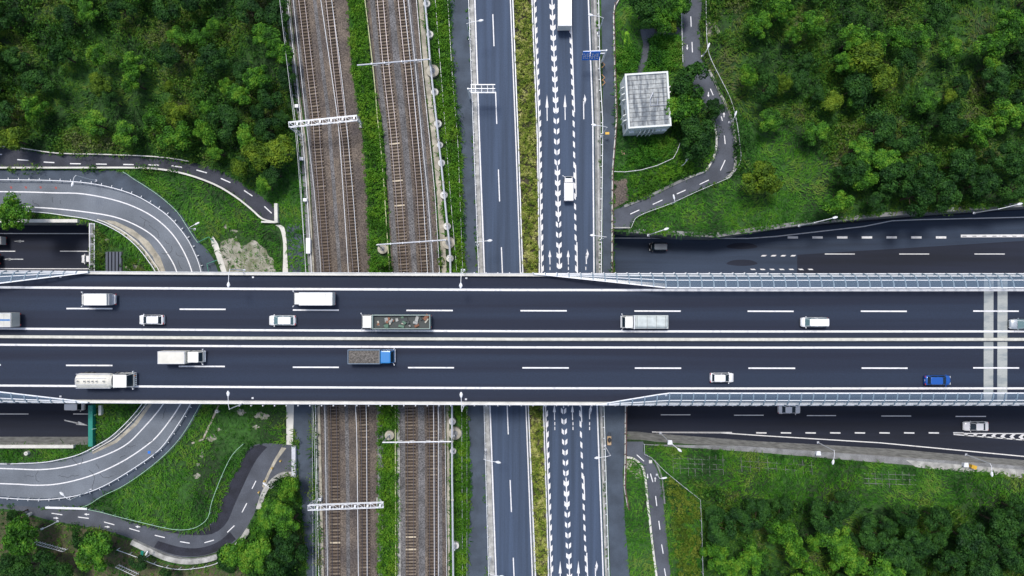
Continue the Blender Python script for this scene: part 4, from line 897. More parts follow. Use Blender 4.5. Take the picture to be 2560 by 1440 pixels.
MB().box(0, 0, 0, .7, .85, .12).build('access_cover', mat('pinkish_plate', (.42, .26, .2), .8), label='pinkish square cover in the grass below the white building', cat='cover').location = P(1557, 382)
o = MB(); o.box(0, 0, 0, .6, .6, .12); o.build('access_cover', CONC_W, label='pale square cover beside the south path bend', cat='cover').location = P(1626, 1154)
r = empty('advertising_board', P(370, 1374), label='teal slanted notice board on a post by the broad wall', cat='board'); MB().beam((0, 0, 0), (0, 0, 2.2), .09).build('post', WHITE_M, r)
m = MB(); m.add([(-.45, -.7, 2.0), (.05, -.8, 2.0), (.55, .7, 2.6), (.0, .75, 2.6), (-.45, -.7, 2.1), (.05, -.8, 2.1), (.55, .7, 2.7), (.0, .75, 2.7)], [(3, 2, 1, 0), (4, 5, 6, 7), (0, 1, 5, 4), (1, 2, 6, 5), (2, 3, 7, 6), (3, 0, 4, 7)]); m.build('panel', TEAL, r)
MB().box(0, 0, 2.6, .5, .5, .07).build('sign_plate', BLUE_S, label='small blue plate on the ramp railing below the overpass', cat='sign').location = P(390, 1123)
for i, (x, y) in enumerate([(702, 1152), (681, 1170), (662, 1202), (648, 1230)]):
    MB().tube((0, 0, 0), (0, 0, .5), .22, .16, 10).build('bollard', mat('ochre_cone', (.5, .36, .12), .7) if i == 0 else bpy.data.materials['ochre_cone'], label=f'{ordn[i]} ochre bollard from the head wall on the sandy edge of the lower path', cat='bollard', group='ochre bollards on the lower path').location = P(x, y)
# clothes-like barrier with a cyclist's trailer beside the right service lane below the overpass
o = empty('handcart', P(1522, 1100), label='tan wooden handcart by the railing just below the overpass', cat='handcart')
MB().box(0, 0, .4, .75, 1.7, .35).build('bed', mat('tan_wood', (.42, .30, .18), .8, noise=.2, nscale=3), o)
m = MB(); m.tube((-.45, -.3, .3), (-.38, -.3, .3), .3, n=14); m.tube((.38, -.3, .3), (.45, -.3, .3), .3, n=14); m.build('wheel', RUBBER, o)
m = MB(); m.beam((-.25, .8, .7), (-.25, 1.6, .9), .05); m.beam((.25, .8, .7), (.25, 1.6, .9), .05); m.beam((-.25, 1.6, .9), (.25, 1.6, .9), .05); m.build('handle', DARK, o)
m = MB(); rr = []
for zz, k in ((0, .8), (.25, 1), (.42, .6)): rr.append([(math.cos(2*math.pi*j/10)*k*.35, math.sin(2*math.pi*j/10)*k*.5+.2, .75+zz) for j in range(10)])
m.loft(rr).build('sack', DARK, o)

# ------------------------------------------------------------------ white utility building
HB = 7.0
def B(x, y, z): return P(x, y, z)
rc = [P(1571, 322, HB), P(1677, 314, HB), P(1672, 178, HB), P(1562, 184, HB)]
cx = sum((p for p in rc), Vector())/4; ex = ((rc[1]-rc[0])+(rc[2]-rc[3]))/2; ang = math.atan2(ex.y, ex.x)
bw = ex.length; bd = (((rc[3]-rc[0])+(rc[2]-rc[1]))/2).length
bo = empty('utility_building', (cx.x, cx.y, 0), ang, label='white two storey utility building with a flat streaked grey roof', cat='building')
MB().box(0, 0, 0, bw-.1, bd-.1, HB-.35).build('wall', WALL_W, bo)
MB().box(0, 0, HB-.35, bw-.5, bd-.5, .06).build('roof', ROOF_C, bo)
m = MB(); t = .32
m.box(0, bd/2-t/2, HB-.6, bw, t, .6); m.box(0, -bd/2+t/2, HB-.6, bw, t, .6); m.box(bw/2-t/2, 0, HB-.6, t, bd-2*t, .6); m.box(-bw/2+t/2, 0, HB-.6, t, bd-2*t, .6); m.build('parapet', WALL_W, bo)
m = MB()
for i in range(1, 11): m.box(0, -bd/2+.4+i*(bd-.8)/11, HB-.287, bw-.8, .07, .02)
for i in range(11):
    for q in range(2): m.box(random.uniform(-.38, .38)*bw, -bd/2+.4+(i+.5)*(bd-.8)/11, HB-.287, .04, (bd-.8)/11-.05, .007)
m.build('seam', DARK, bo)
m = MB(); m.tube((.4, -1.0, HB-.18), (3.6, -1.05, HB-.18), .06); m.tube((.4, -1.0, HB-.2), (.3, .1, HB+.3), .07); m.tube((.3, .1, HB+.3), (.9, 1.2, HB+.35), .1); m.tube((1.7, -1, HB-.2), (1.7, .1, HB+.3), .09); m.build('vent_pipe', STEEL, bo)
for yy in (-3.2, -2.2, .6, 1.7, 2.9):
    MB().prism([(-bw/2-.02, yy), (-bw/2-.02, yy+.16), (-bw/2-.6, yy-.05), (-bw/2-.6, yy-.2)], 2.5, HB-1.2).build('fin', WALL_W, bo)
for yy in (-3.4, -2.4, 1.4, 2.4): MB().prism([(bw/2+.02, yy), (bw/2+.02, yy-.28), (bw/2+.55, yy+.05), (bw/2+.55, yy+.25)], HB-2.2, HB-1.2).build('fin', WALL_W, bo)
for xx in (-1.4, -.6, .2, .9):
    MB().prism([(xx, -bd/2-.02), (xx+.16, -bd/2-.02), (xx-.1, -bd/2-.6), (xx-.25, -bd/2-.6)], 2.0, HB-1.8).build('fin', WALL_W, bo)
for xx in (-3.0, 2.0, 3.1):
    wv = MB().box(xx, -bd/2+.02, 3.4, .8, .12, .9).build('window', GLASS, bo); MB().box(xx, -bd/2-.12, 4.3, .95, .42, .14).build('canopy', WALL_W, wv)
for yy in (-1.2, -4): MB().box(-bw/2+.02, yy, 3.2, .12, .8, 1).build('window', GLASS, bo)
MB().box(1.2, -bd/2+.02, 0, 1.0, .12, 2.1).build('door', STEEL, bo)
# concrete lattice showing through the reeds on the south bank
o = empty('slope_grid', P(1760, 1160), label='pale concrete lattice showing through the reeds on the bank below the south verge', cat='slope lattice'); m = MB()
for i in range(8):
    x = 1682+i*18+random.uniform(-2, 2); m.beam(P(x, 1140+random.uniform(-6, 6), .28), P(x+2, 1185+random.uniform(-8, 8), .28), .06)
for i in range(9):
    x = 1852+i*22; m.beam(P(x, 1142+i, .28), P(x+3, 1180+i, .28), .05)
for i in range(7):
    x = 2170+i*17; m.beam(P(x, 1178, .28), P(x+3, 1212+random.uniform(0, 14), .28), .05)
for y in (1150, 1162, 1174): m.beam(P(1682, y-4, .28), P(1812, y, .28), .05); m.beam(P(2160, y+34, .28), P(2290, y+38, .28), .06)
for y in (1152, 1166): m.beam(P(1850, y, .28), P(2030, y+12, .28), .05)
m.build('lattice', CONC_D, o, world=True)
# ------------------------------------------------------------------ vehicles
def rrect(xf, xr, hw, rad, n=3, z=0, nose=0):
    out = []
    for (cx_, cy_, a0) in ((xf-rad, hw-rad, 0), (xr+rad, hw-rad, 90), (xr+rad, -hw+rad, 180), (xf-rad, -hw+rad, 270)):
        for i in range(n+1):
            a = R(a0+90*i/n); out.append((cx_+rad*math.cos(a)+(nose if cx_ > 0 and i in (0, n) else 0)*0, cy_+rad*math.sin(a), z))
    return out
def wheel(root, x, y, r=.32, wd=.2):
    s = 1 if y > 0 else -1
    wv = MB().tube((x, y-s*wd/2, r), (x, y+s*wd/2, r), r, n=16).build('wheel', RUBBER, root)
    MB().tube((x, y+s*(wd/2), r), (x, y+s*(wd/2+.015), r), r*.6, n=12).build('rim', RIM, wv)
CARS = dict(sedan=(.285, .06, -.22, -.39, .90, .98, 1.44), wagon=(.30, .09, -.36, -.46, .92, 1.0, 1.52), suv=(.31, .10, -.36, -.46, 1.0, 1.08, 1.68), van=(.38, .25, -.455, -.485, 1.05, 1.1, 1.9))
def car(px, py, z, head, Lg, Wd, paint, kind, label, group=None, roofm=None, glass=None, hatch=False):
    ws, rf, rr_, rb, hood, trunk, H = CARS[kind]; glass = glass or GLASS
    root = empty({'van': 'van', 'suv': 'car', 'wagon': 'car', 'sedan': 'car'}[kind], P(px, py, z), R(head), label=label, cat='van' if kind == 'van' else 'car', group=group)
    w_ = Wd/2
    st = [(-.5, .74, .62), (-.492, .86, .8), (-.47, .94, trunk-.05), (-.44, .98, trunk-.01), (-.3, 1, trunk), (-.1, 1, trunk-.02), (.1, 1, hood+.03), (ws, .99, hood), (.36 if ws < .3 else .42, .97, hood-.06), (.44, .92, hood-.14), (.475, .84, hood-.24), (.493, .72, hood-.36), (.5, .58, .5)]
    rings = []
    for t, k, zt in st:
        x = t*Lg; ww = w_*k
        rings.append([(x, -ww*.9, .2), (x, -ww, .34), (x, -ww, min(.62, zt-.08)), (x, -ww*.965, zt-.1), (x, -ww*.86, zt-.01), (x, -ww*.4, zt+.03), (x, ww*.4, zt+.03), (x, ww*.86, zt-.01), (x, ww*.965, zt-.1), (x, ww, min(.62, zt-.08)), (x, ww, .34), (x, ww*.9, .2)])
    rings = [r[::-1] for r in rings]
    body = MB().loft(rings[::-1] if 0 else rings).build('body', paint, root, smooth=True)
    b0 = rrect(ws*Lg, rb*Lg, w_*.94, .28, z=hood-.04); b1 = rrect(rf*Lg, rr_*Lg, w_*.76, .20, z=H-.05)
    MB().loft([b0, b1]).build('glass', glass, root)
    rings = [rrect(rf*Lg+.03, rr_*Lg-.03, w_*.74, .22, z=H-.09), rrect(rf*Lg+.02, rr_*Lg-.02, w_*.73, .22, z=H-.03), rrect(rf*Lg-.08, rr_*Lg+.08, w_*.64, .2, z=H)]
    MB().loft(rings).build('roof', roofm or paint, root, smooth=False)
    m = MB()
    for i in (1, 14): m.beam(b0[i], b1[i], .05)
    for i in (5, 9): m.beam(b0[i], b1[i], .09)
    for s in (-1, 1):
        for t in (.42,): xb = (ws+(rb-ws)*t)*Lg; xt = (rf+(rr_-rf)*t)*Lg; m.beam((xb, s*w_*.94, hood-.02), (xt, s*w_*.765, H-.05), .08)
    m.build('pillar', paint, root)
    for s in (-1, 1):
        x = ws*Lg-.18; MB().box(x, s*(w_+.08), hood+.02, .12, .2, .13).build('mirror', paint, root)
        MB().box(.462*Lg, s*w_*.66, hood-.33, .16, .34, .12).build('headlight', HEAD_L, root)
        MB().box(-.488*Lg, s*w_*.74, trunk-.32, .1, .3, .18).build('taillight', RED_L, root)
        for xx in (.31, -.31): wheel(root, xx*Lg, s*(w_-.1))
    MB().box(.497*Lg, 0, .3, .05, w_*1.2, .16).build('grille', DARK, root); MB().box(-.498*Lg, 0, .55, .03, .34, .16).build('number_plate', PAINT, root)
    m = MB(); m.beam((ws*Lg+.02, -.35, hood+.01), ((ws-.04)*Lg, .25, hood+.07), .03); m.beam((ws*Lg+.02, .25, hood+.01), ((ws-.04)*Lg, w_*.7, hood+.07), .03); m.build('wiper', DARK, root)
    if hatch: MB().box((rf+rr_)/2*Lg, 0, H-.004, (rf-rr_)*Lg*.86, w_*1.30, .02).build('roof_rail', DARK, root)
    return root
def truck(px, py, z, head, Lg, Wd, lc, cabm, kind, boxm, label, Hb=3.0, Hc=2.3, gap=.12, stripe=None, axles=None, clean=True):
    root = empty('truck', P(px, py, z), R(head), label=label, cat='truck')
    w_ = Wd/2; xf = Lg/2; xc = xf-lc; xb = -Lg/2; wc = w_*.93
    MB().box((xf-.4+xb+.2)/2, 0, .5, Lg-.7, Wd*.5, .28).build('chassis', DARK, root)
    r0 = [rrect(xf, xc+gap, wc, .16, z=.45), rrect(xf, xc+gap, wc, .16, z=1.2), rrect(xf-.04, xc+gap, wc*.98, .2, z=1.45)]
    cab = MB().loft(r0).build('cab', cabm, root)
    g0 = rrect(xf-.05, xc+gap+.02, wc*.96, .18, z=1.44); g1 = rrect(xf-.42, xc+gap+.04, wc*.88, .16, z=Hc-.12); MB().loft([g0, g1]).build('glass', GLASS, cab)
    MB().loft([rrect(xf-.42, xc+gap, wc*.92, .16, z=Hc-.14), rrect(xf-.47, xc+gap+.02, wc*.91, .16, z=Hc-.04), rrect(xf-.62, xc+gap+.1, wc*.78, .14, z=Hc)]).build('cab_roof', cabm, cab)
    m = MB()
    for i in (1, 14): m.beam(g0[i], g1[i], .08)
    for s in (-1, 1): m.beam((xc+gap+.1, s*wc*.96, 1.44), (xc+gap+.1, s*wc*.88, Hc-.12), .25, .08)
    m.build('pillar', cabm, cab)
    for s in (-1, 1):
        m = MB(); m.beam((xf-.15, s*wc, 1.7), (xf+.05, s*(wc+.28), 1.75), .04); m.box(xf+.05, s*(wc+.3), 1.45, .1, .2, .4); m.build('mirror', WHITE_M, root)
        MB().box(xf+.0, s*wc*.72, .75, .08, .32, .18).build('headlight', HEAD_L, root)
        MB().box(xb-.01, s*w_*.8, .75, .08, .3, .16).build('taillight', RED_L, root)
    MB().box(xf+.03, 0, .5, .12, Wd*.9, .2).build('bumper', WHITE_M, root)
    for a in (axles or [xf-lc*.55, xb+Lg*.2]):
        for s in (-1, 1): wheel(root, a, s*(w_-.17), .42, .26)
    x0 = xc-.02; Lb = x0-xb; cxb = (x0+xb)/2
    if kind == 'box':
        bx = MB().box(cxb, 0, .95, Lb, Wd, Hb-.95).build('cargo_box', boxm, root)
        m = MB(); 
        for s in (-1, 1): m.box(cxb, s*(w_-.04), Hb, Lb, .09, .035)
        m.box(xb+.05, 0, Hb, .09, Wd-.17, .035); m.box(x0-.05, 0, Hb, .09, Wd-.17, .035); m.build('edge_trim', STEEL, bx)
        if clean:
            m = MB()
            for i in range(1, int(Lb/1.15)): m.box(xb+i*1.15, 0, Hb, .03, Wd-.3, .012)
            m.build('roof_seam', CONC, bx)
        m = MB(); m.box(xb-.03, w_*.5, 1.05, .05, w_*.96, Hb-1.15); m.box(xb-.03, -w_*.5, 1.05, .05, w_*.96, Hb-1.15); m.build('rear_door', boxm, bx)
        if stripe: MB().box(cxb, 0, Hb+.004, Lb, .28, .014).build('stripe', stripe, bx)
    elif kind == 'step':
        bx = MB().box(cxb+.25, 0, .95, Lb-.5, Wd, Hb-.95).build('cargo_box', boxm, root)
        m = MB(); m.box(xb+.3, 0, .95, .08, Wd*.96, Hb-1.3); m.box(xb+.12, 0, .6, .3, Wd*.8, .5); m.build('tail_lift', STEEL, root)
        m = MB()
        for s in (-1, 1): m.box(cxb+.25, s*(w_-.04), Hb, Lb-.5, .08, .03)
        m.box(xb+1.3, 0, Hb, .04, Wd-.2, .02); m.build('edge_trim', STEEL, bx)
    elif kind == 'tank':
        rings = []
        for x, k in ((xb+.1, .8), (xb+.3, .97), (xb+.7, 1), (x0-1.3, 1), (x0-.5, .96), (x0-.1, .8)):
            rings.append([(x, k*w_*1.0*math.cos(t), 1.0+(Hb-1.0)*.5+k*(Hb-1.0)*.5*math.sin(t)*(1 if abs(math.sin(t)) < .95 else .97)) for t in np.linspace(0, 2*math.pi, 20, endpoint=False)])
        tk = MB().loft(rings).build('tank', boxm, root)
        m = MB()
        for s in (-1, 1): m.beam((xb+.2, s*w_*.92, Hb-.45), (x0-.3, s*w_*.92, Hb-.45), .1, .12)
        m.beam((xb+.4, -w_*.42, Hb+.1), (x0-.9, -w_*.42, Hb+.1), .05); m.beam((xb+.4, w_*.42, Hb+.1), (x0-.9, w_*.42, Hb+.1), .05); m.beam((xb+.4, -w_*.42, Hb+.1), (xb+.4, w_*.42, Hb+.1), .05); m.build('walkway_rail', STEEL, tk)
        for x in (xb+.75, xb+1.9, xb+2.6, xb+3.3, xb+4.0, xb+5.2):
            hv = MB(); hv.tube((x, 0, Hb-.05), (x, 0, Hb+.07), .27, n=14); hv.build('hatch', boxm, tk); q = MB(); q.tube((x, 0, Hb+.07), (x, 0, Hb+.09), .16, n=10); q.box(x+.2, 0, Hb+.07, .12, .1, .05); q.build('hatch_lid', CONC_D, tk)
        m = MB()
        for i in range(7): m.box(xf+.1, -w_*.8+i*w_*.27, .7, .05, .14, .3)
        m.build('hazard_mark', DARK, root); MB().box(xf+.08, w_*.55, 1.0, .06, .2, .2).build('marker_light', AMBER, root)
    elif kind in ('dump', 'open'):
        m = MB(); m.box(cxb, 0, .95, Lb, Wd*.96, .12)
        for s in (-1, 1): m.box(cxb, s*(w_-.05), 1.07, Lb, .1, Hb-1.07)
        m.box(xb+.05, 0, 1.07, .1, Wd-.2, Hb-1.07); m.box(x0-.05, 0, 1.07, .1, Wd-.2, Hb-.9)
        bx = m.build('bed', boxm, root)
        if kind == 'dump':
            nx, ny = 22, 10; vs = []; fs = []
            for i in range(nx):
                for j in range(ny):
                    u, v = i/(nx-1), j/(ny-1); vs.append((xb+.1+u*(Lb-.2), -w_+.1+v*(Wd-.2), Hb-.28+.2*math.sin(u*math.pi)*math.sin(v*math.pi)+random.uniform(-.04, .04)))
            for i in range(nx-1):
                for j in range(ny-1): a = i*ny+j; fs.append((a, a+ny, a+ny+1, a+1))
            MB().add(vs, fs).build('gravel_heap', GRAVEL, bx)
        else:
            random.seed(11); lm = [mat('scrap_rust', (.22, .10, .06), .8, noise=.3), mat('scrap_grey', (.3, .31, .3), .7, noise=.3), mat('scrap_dark', (.06, .07, .07), .8), mat('scrap_green', (.10, .18, .13), .8), mat('scrap_cream', (.5, .47, .4), .8)]
            for i in range(26):
                x = random.uniform(xb+.5, x0-.6); y = random.uniform(-w_+.4, w_-.4); q = MB()
                q.box(0, 0, 0, random.uniform(.3, 1.2), random.uniform(.2, .7), random.uniform(.15, .5)) if i % 3 else q.tube((-.4, 0, .2), (.4, 0, .2), random.uniform(.12, .3))
                o = q.build('scrap_piece', random.choice(lm), bx); o.location = (x, y, Hb-.75+random.uniform(-.1, .15)); o.rotation_euler = (random.uniform(-.2, .2), random.uniform(-.2, .2), random.uniform(0, 3))
            MB().box(cxb, 0, 1.08, Lb-.3, Wd-.3, Hb-1.85).build('scrap_layer', lm[2], bx)
    elif kind == 'tarp':
        bx = MB().box(cxb, 0, .95, Lb, Wd, .5).build('bed', boxm, root); nx, ny = 24, 8; vs = []; fs = []
        for i in range(nx):
            for j in range(ny):
                u, v = i/(nx-1), j/(ny-1); e = 1-max(abs(2*u-1)**8, abs(2*v-1)**6); vs.append((xb+.03+u*(Lb-.06), -w_+.03+v*(Wd-.06), 1.4+(Hb-1.4)*e**.4*(.86+.14*random.random())))
        for i in range(nx-1):
            for j in range(ny-1): a = i*ny+j; fs.append((a, a+ny, a+ny+1, a+1))
        MB().add(vs, fs).build('tarpaulin', mat('pale_tarpaulin', (.5, .55, .55), .7, noise=.12), bx, smooth=True)
        for k in (.1, .36, .62, .9): MB().box(xb+Lb*k, 0, Hb+.0, .05, Wd*.96, .03).build('strap', CONC_D, bx)
        m = MB(); m.box(x0-.05, 0, 1.4, .12, Wd, Hb-1.0); m.build('headboard', WHITE_M, root)
    return root
D = DECK+.03; S_ = .07067; SL = (CAM_H-LOW)/FPX; SG = CAM_H/FPX
truck(258, 748, D, 180, 79*S_*.97, 30*S_*.96, 1.0, W_TRUCK, 'step', W_TRUCK, 'small white box truck with a tail lift, leftmost in the top lane of the overpass', Hb=2.9, Hc=2.6)
truck(791, 746.5, D, 180, 102*S_*.98, 33*S_*.96, 1.35, W_TRUCK, 'box', W_TRUCK, 'long white box truck near the middle of the top lane of the overpass', Hb=3.1, Hc=2.6)
truck(-18, 798, D, 180, 154*S_, 35*S_*.98, 2.0, W_TRUCK, 'box', mat('container_cream', (.56, .56, .52), .6, noise=.08), 'cream trailer truck with a blue centre stripe cut by the left edge of the photo', Hb=3.3, Hc=2.7, stripe=mat('blue_stripe', (.03, .16, .42), .5), axles=[4.2, -2.2, -3.4, -4.4])
car(384, 799, D, 180, 62*S_*.99, 25*S_*.98, W_CAR, 'suv', 'white estate car with dark rear window in the second lane of the overpass, left part', 'white cars on the overpass')
car(709, 800.5, D, 180, 68*S_*.98, 26*S_*.98, W_CAR, 'suv', 'white car with dark framed roof and pale windscreen, second lane of the overpass', 'white cars on the overpass', glass=GLASS_L)
truck(466, 890, D, 0, 105*S_*.96, 31*S_*.98, 2.45, W_TRUCK, 'box', W_TRUCK2, 'white cab truck with a cream box heading right in the lane under the median', Hb=3.1, Hc=2.4, clean=False)
truck(278, 947.5, D, 0, 137*S_*.97, 38*S_*.97, 2.9, W_TRUCK, 'tank', W_TRUCK2, 'cream tanker truck with a row of round hatches heading right on the overpass', Hb=3.3, Hc=3.0, axles=[2.9, 1.4, -3.1, -4.1])
truck(933, 889, D, 0, 114*S_*.98, 36*S_*.97, 2.3, BLUE_T, 'dump', BLUE_T if 0 else mat('dump_bed_steel', (.16, .22, .30), .5), 'blue dump truck carrying dark gravel under the median, near the middle', Hb=2.5, Hc=2.8, axles=[2.6, -1.8, -3.0])
truck(994, 803, D, 180, 178*S_*.96, 36*S_*.96, 2.1, W_TRUCK, 'open', mat('open_bed_green_grey', (.30, .38, .36), .6), 'long open bed truck loaded with scrap heading left near the middle of the overpass', Hb=2.9, Hc=2.9, axles=[4.9, 3.6, -3.2, -4.4])
truck(1609, 804, D, 180, 117*S_*.98, 34*S_*.97, 1.9, W_TRUCK, 'tarp', mat('pale_bed', (.5, .54, .54), .6), 'white truck with a pale tarpaulin load heading left on the right part of the overpass', Hb=2.2, Hc=2.4)
car(1802, 943, D, 0, 59*S_, 24*S_, W_CAR, 'wagon', 'small white car heading right in the bottom lane of the overpass, behind the blue car', 'white cars on the overpass')
car(2031, 805, D, 180, 68*S_*.98, 25*S_*.98, W_CAR, 'van', 'long white passenger van with pale windscreen heading left on the overpass', glass=GLASS_L)
car(2552, 810, D, 180, 68*S_, 26*S_, SILVER, 'sedan', 'silver car crossing the expansion joint at the right edge of the photo', glass=GLASS_L)
car(2339, 949.5, D, 0, 65*S_, 24.5*S_, BLUE_C, 'wagon', 'bright blue car heading right in the bottom lane of the overpass')
truck(1409, 10, .03, 90, 150*SG*.94, 34*SG*.97, 2.2, W_TRUCK, 'box', mat('clean_white_box', (.74, .74, .70), .5, noise=.03), 'tall white box truck driving up the east carriageway at the top edge of the photo', Hb=3.5, Hc=2.8, clean=False, axles=[3.6, -2.6, -3.8])
truck(1420, 474, .03, 90, 62*SG*.98, 23*SG*.97, 1.3, W_CAR, 'box', W_CAR, 'small white delivery truck driving up the east carriageway above the overpass', Hb=2.1, Hc=1.9, clean=False)
car(1643, 618, LOW+.03, 180, 44*SL, 19.5*SL*1.05, BLACK_C, 'van', 'black minivan with a dark grey roof on the sunken road by the grass slope', roofm=BLACK_ROOF)
car(1970, 1022, LOW+.03, 0, 56*SL, 22*SL, W_CAR, 'sedan', 'white car half hidden under the south noise barrier on the sunken road', 'white cars on the sunken road')
car(2434, 1064, LOW+.03, 180, 62*SL, 23.5*SL, W_CAR, 'sedan', 'white saloon with dark windows on the sunken road, by the start of the chevrons', 'white cars on the sunken road')
truck(-10, 603, LOW+.03, 180, 66*SL, 17*SL*1.15, 1.3, W_TRUCK, 'box', W_TRUCK, 'small white box truck on the sunken road at the left edge of the photo', Hb=2.6, Hc=2.1)
truck(-42, 648, LOW+.03, 180, 100*SL, 27*SL, 1.9, DARK, 'open', mat('dark_bed', (.05, .055, .06), .7), 'dark lorry tail just visible on the sunken road at the left edge of the photo', Hb=2.7, Hc=2.5)
car(232, 648, LOW+.03, 180, 46*SL, 21*SL, W_CAR, 'suv', 'white car coming out of the tunnel mouth under the railing frame')
car(195, 1014, LOW+.03, 0, 44*SL, 21*SL, W_CAR, 'van', 'white van beside the overpass entering the sunken road south lanes')

# ------------------------------------------------------------------ vegetation
m = MB(); m.pxpoly([(-120, 1280), (0, 1278), (60, 1286), (120, 1306), (200, 1320), (260, 1331), (325, 1352), (330, 1370), (420, 1412), (500, 1418), (600, 1390), (620, 1420), (610, 1530), (-120, 1530)], .008); m.build('bare_soil', mat('leaf_litter_soil', (.095, .078, .045), .95, c2=(.04, .058, .02), nscale=.3, speck=.3, sscale=2.5), kind='structure')
X0, X1, Y0, Y1, RS = -420, 2980, -260, 1700, 2
gx = np.arange(X0, X1, RS)+.5; gy = np.arange(Y0, Y1, RS)+.5
def inpoly(px, py, poly):
    poly = np.array(poly, float); inside = np.zeros(px.shape, bool); x1, y1 = poly[-1]
    for x2, y2 in poly:
        if y1 != y2:
            c = ((y1 > py) != (y2 > py)) & (px < (x2-x1)*(py-y1)/(y2-y1)+x1); inside ^= c
        x1, y1 = x2, y2
    return inside
MASK = np.zeros((len(gy), len(gx)), np.uint8)        # 0 scrub wood, 1 grass, 2 vivid strip, 3 hedge, 4 sparse dirt, 9 no plants
def fill(poly, v, z=0):
    poly = np.array(poly, float)
    if z: poly = np.array([(1280+(x-1280)*(CAM_H-z)/CAM_H, 720+(y-720)*(CAM_H-z)/CAM_H) for x, y in poly])
    a, b = poly.min(0), poly.max(0)
    i0, i1 = np.searchsorted(gx, [a[0]-2, b[0]+2]); j0, j1 = np.searchsorted(gy, [a[1]-2, b[1]+2])
    if i1 <= i0 or j1 <= j0: return
    xx, yy = np.meshgrid(gx[i0:i1], gy[j0:j1]); MASK[j0:j1, i0:i1][inpoly(xx, yy, poly)] = v
def fb(A, B, v=9): fill(list(A)+list(B)[::-1], v)
G1 = [[(-420, 425), (340, 425), (470, 437), (590, 490), (690, 560), (712, 690), (520, 700), (380, 690), (230, 560), (-420, 560)],
      [(-420, 1000), (730, 1000), (740, 1120), (640, 1140), (590, 1220), (560, 1300), (470, 1330), (230, 1275), (-420, 1275)],
      [(690, 380), (770, 380), (790, 700), (690, 700), (640, 460)],
      [(1530, -260), (1710, -260), (1700, 200), (1660, 330), (1530, 350)], [(1530, 330), (1700, 340), (1790, 380), (1760, 430), (1530, 520)],
      [(1575, 575), (1600, 540), (1860, 430), (1840, 280), (1900, 320), (2000, 330), (2080, 420), (2100, 560), (1900, 590), (1700, 600)],
      [(1560, 1100), (1660, 1130), (1760, 1250), (1760, 1700), (1560, 1700)], [(1640, 1110), (2600, 1170), (2600, 1260), (2100, 1270), (1850, 1240), (1700, 1190)],
      [(-420, 1115), (260, 1115), (160, 1150), (-420, 1160)]]
for q in G1: fill(q, 1)
fb(vline(b1R), vline(b2L), 2); fb(vline([(0, 1058), (360, 1095), (680, 1118), (1020, 1124), (1440, 1127)]), vline(off(xS0, -3)), 2)
fb(vline(xH0), vline(xH1), 3)
fill([(-120, 1275), (0, 1275), (60, 1283), (120, 1300), (330, 1350), (420, 1405), (500, 1412), (600, 1385), (620, 1420), (610, 1600), (-120, 1600)], 4)
fill([(620, 1015), (712, 1010), (712, 1060), (640, 1090), (560, 1140), (500, 1230), (450, 1260), (440, 1220), (520, 1120), (540, 1050)], 4)
fill([(545, 618), (560, 585), (600, 575), (640, 590), (672, 625), (690, 640), (692, 690), (555, 690)], 4); fill([(555, 1070), (640, 1060), (690, 1100), (640, 1110), (590, 1140), (560, 1120)], 4); fill([(0, 1275), (120, 1300), (330, 1350), (300, 1400), (180, 1370), (60, 1330)], 4); fill([(450, 1410), (560, 1410), (600, 1440), (600, 1700), (300, 1700), (300, 1440)], 4)
fill([(1850, 40), (1790, 90), (1800, 20)], 4)
fill([(232, 555), (232, 1112), (-900, 1112), (-900, 555)], 9); fill([(x, y-3) for x, y in N_EDGE if 1500 < x < 3500]+[(x, y+3) for x, y in S_EDGE if 1500 < x < 3500][::-1], 9)
fill([(-900, 676), (3600, 676), (3600, 1022), (-900, 1022)], 9) if 0 else fill([(-900, 705), (3600, 705), (3600, 985), (-900, 985)], 9)
fb(vline(off(bL, -3)), vline(off(b1R, 2))); fb(vline(off(b2L, -2)), vline(off(b2R, 2)))
fb(vline([(0, 712), (180, 731), (360, 751), (680, 771), (1020, 790), (1440, 800)]), vline(bL))
fb(vline([(0, 1046), (180, 1060), (360, 1081), (480, 1092), (680, 1105), (1020, 1116), (1440, 1120)]), vline([(0, 1057), (180, 1072), (360, 1094), (480, 1105), (680, 1117), (1020, 1123), (1440, 1125)]))
fb(vline(xS0), vline(off(xM0, 4))); fb(vline(off(xM0, 0)), vline(off(xH0, 0))); fb(vline(xH1), vline(off(xE1, -4)))
fb(vline(off(xE1, -6)), [(1570, -200), (1549, 0), (1535, 30), (1537, 180), (1537, 360), (1531, 450), (1530, 680), (1545, 860), (1563, 1020), (1561, 1200), (1564, 1300), (1574, 1440), (1600, 1700)])
fb([(725, 1000), (741, 1080), (742, 1180), (752, 1240), (762, 1360), (768, 1440), (775, 1700)], [(778, 1000), (781, 1080), (783, 1180), (786, 1240), (787, 1360), (788, 1440), (790, 1700)])
fb(L1u, L1l); fb(DO, RO); fb(RO, RI); fb(P1u, P1l); fb(R1l, R1r); fb(R2l, R2r)
fill([(600, 73), (0, 0)], 9) if 0 else None
fb([(1704, 68), (1640, 70), (1600, 73)], [(1704, 90), (1650, 90), (1618, 95)]); fb([(1600, 74), (1608, 110), (1600, 150), (1588, 182)], [(1618, 94), (1626, 115), (1618, 150), (1606, 182)])
fill([(1532, 452), (1568, 446), (1572, 500), (1536, 520)], 9); fill([(1552, 184), (1672, 178), (1677, 334), (1552, 336)], 9); fb([(686, 561), (704, 600), (704, 640), (704, 690)], [(712, 561), (722, 600), (722, 640), (724, 690)]); fb([(716, 1000), (716, 1112)], [(735, 1000), (732, 1112)])
fill([(525, 600), (535, 588), (550, 610), (572, 684), (550, 684)], 9); fill([(262, 622), (312, 622), (312, 684), (262, 684)], 9)
